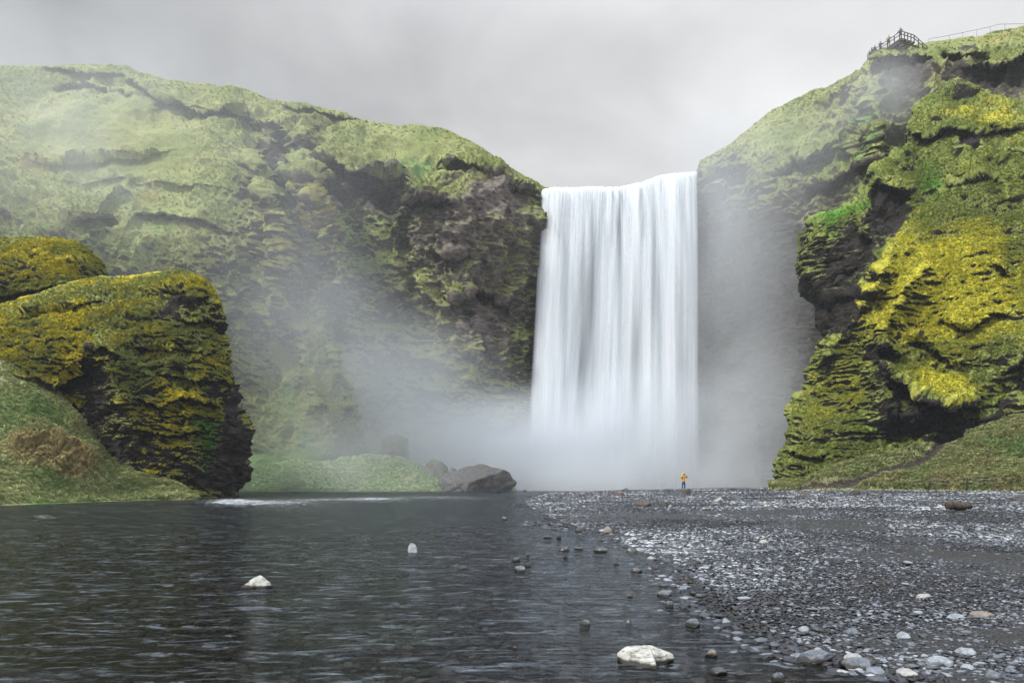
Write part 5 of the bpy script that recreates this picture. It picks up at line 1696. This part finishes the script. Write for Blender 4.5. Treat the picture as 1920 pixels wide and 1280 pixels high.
        bmesh.ops.create_uvsphere(bm, u_segments=18, v_segments=12, radius=1)
        bmesh.ops.scale(bm, vec=(.094, .105, .12), verts=bm.verts)
        bmesh.ops.translate(bm, vec=(0, .018, 1.69), verts=bm.verts)
        bmesh.ops.delete(bm, geom=[f for f in bm.faces if f.calc_center_median().y < -.03 and f.calc_center_median().z < 1.72], context='FACES')
        me = bpy.data.meshes.new('hair'); bm.to_mesh(me); bm.free(); me.materials.append(hr)
        link('hair', me, root)
    if pack:
        V = [(0, .20, 1.02), (0, .22, 1.2), (0, .20, 1.42)]
        link('backpack', skin_mesh('backpack', V, [(0, 1), (1, 2)], [(.16, .10), (.17, .12), (.13, .09)], pm(*pack)), root)
    return root


# person in yellow stands on the gravel at 72 m
Dp = 73.0
xp = (1282.5 - CX) / F * Dp
zp = float(EYE + (HY - 918.5) / F * Dp)
person((xp, Dp + .2, zp), math.radians(10), 'person in a yellow hooded jacket and blue trousers with both hands raised', ('yellow_jacket', (0.85, 0.42, 0.03)),
       ('blue_jeans', (0.03, 0.07, 0.19)), 'photo', True, 1.80)
fn = math.atan2(ub.x, -ub.y)    # faces the valley: direction -ub
face = math.radians(-70)
J = [('teal_jacket', (.03, .12, .16)), ('olive_jacket', (.20, .17, .03)), ('blue_jacket', (.02, .09, .20)), ('navy_jacket', (.03, .05, .12)), ('black_jacket', (.03, .03, .04)), ('grey_jacket', (.12, .12, .14))]
TR = [('dark_trousers', (.03, .04, .07)), ('grey_trousers', (.08, .08, .10))]
spots = [(0.35, 1685, 'reach', 'tallest looking tourist standing at the near corner of the lookout platform'),
         (2.55, 1666, 'rail', 'tourist in olive jacket at the rail, second from the platform corner'),
         (4.2, 1656, 'rail', 'tourist in bright blue jacket with backpack at the platform rail'),
         (5.3, 1649, 'stand', 'tourist in navy jacket in the huddle left of the blue backpack'),
         (5.9, 1646, 'rail', 'black clad tourist in the huddle at the left platform end')]
for i, (la, _, ps, lb) in enumerate(spots):
    p = A + ua * la + ub * .22 + Vector((0, 0, .03))
    person(tuple(p), math.radians(-60 + 25 * i), lb, J[i], TR[i % 2], ps, False, 1.88 + .03 * (i % 3), ('blue_pack', (.02, .16, .26)) if i == 2 else None, 'tourists on the lookout platform')
p = A + ua * 6.4 + ub * .25
person((p.x, p.y, zd + .03), math.radians(20), 'grey clad tourist at the far left end of the platform', J[5], TR[0], 'stand', False, 1.7, None, 'tourists on the lookout platform')

# ================================================================== 10. air: thin haze everywhere, drifting spray in the gorge
def box_mesh(name, lo, hi, mat):
    bm = bmesh.new()
    bmesh.ops.create_cube(bm, size=1)
    for v in bm.verts:
        v.co = Vector([(l + h) / 2 + c * (h - l) for l, h, c in zip(lo, hi, v.co)])
    me = bpy.data.meshes.new(name); bm.to_mesh(me); bm.free(); me.materials.append(mat)
    return me


m, t = new_mat('haze')
pv = t.node('ShaderNodeVolumePrincipled', {'Color': (0.90, 0.94, 1.0), 'Density': 0.0003, 'Anisotropy': 0.2})
t.put(t.out.inputs['Volume'], pv.outputs[0])
link('haze', box_mesh('haze', (-1000, -60, -3), (1000, 1600, 98), m), kind='stuff')

MIST = [  # px, py, D, rx, ry, rz, density: soft bodies of spray in the gorge
    (1150, 895, 128, 32, 8, 19, .26), (1150, 930, 119, 44, 15, 8, .13), (1010, 885, 122, 28, 9, 14, .24),
    (850, 850, 119, 22, 8, 12, .10), (740, 730, 118, 20, 7, 14, .085), (560, 640, 106, 24, 8, 20, .022),
    (1370, 840, 113, 18, 16, 22, .040), (1400, 560, 114, 16, 14, 40, .017), (1350, 420, 124, 12, 8, 30, .045), (1560, 260, 112, 17, 9, 14, .020), (1650, 170, 107, 8, 5, 8, .045),
    (40, 230, 100, 60, 16, 30, .015), (330, 420, 104, 44, 10, 26, .007), (620, 540, 112, 12, 6, 16, .018), (600, 870, 101, 26, 6, 9, .05)]
m, t = new_mat('spray_mist')
pv = t.node('ShaderNodeVolumePrincipled', {'Color': (0.94, 0.97, 1.0), 'Density': 1.0, 'Anisotropy': 0.0, 'Density Attribute': 'density'})
t.put(t.out.inputs['Volume'], pv.outputs[0])
M_mist = m
me = bpy.data.meshes.new('mist')
me.from_pydata([(0, 110, 10)], [], [])
me.materials.append(M_mist)
mist = link('mist', me, kind='stuff')
ng = bpy.data.node_groups.new('mist', 'GeometryNodeTree')
ng.interface.new_socket('Geometry', in_out='INPUT', socket_type='NodeSocketGeometry')
ng.interface.new_socket('Geometry', in_out='OUTPUT', socket_type='NodeSocketGeometry')
g = NT(ng)
go = g.n.new('NodeGroupOutput')
pos = g.n.new('GeometryNodeInputPosition').outputs[0]
wz = g.node('ShaderNodeVectorMath', {0: pos, 1: (1, 1, .7)}, operation='MULTIPLY').outputs[0]
k1 = g.ramp(g.noise(wz, 0.055, 4, 0.6, dist=0.6), 0.36, 0.66, 0.4, 1.5)
tot = None
for (mx_, my_, mD, rx, ry, rz, dn) in MIST:
    dd = g.vec('DIVIDE', g.vec('SUBTRACT', pos, tuple(at(mx_, my_, mD))), (rx, ry, rz))
    q = g.ramp(g.vec('LENGTH', dd), 0.0, 1.25, dn, 0.0)
    tot = q if tot is None else g.math('ADD', tot, q)
vc = g.node('GeometryNodeVolumeCube', {'Density': g.math('MULTIPLY', tot, k1), 'Background': 0.0, 'Min': (-135, 80, -0.5), 'Max': (75, 137, 92),
            'Resolution X': 175, 'Resolution Y': 48, 'Resolution Z': 77})
sm = g.node('GeometryNodeSetMaterial', {'Geometry': vc.outputs[0], 'Material': M_mist})
g.t.links.new(sm.outputs[0], go.inputs[0])
mist.modifiers.new('spray', 'NODES').node_group = ng
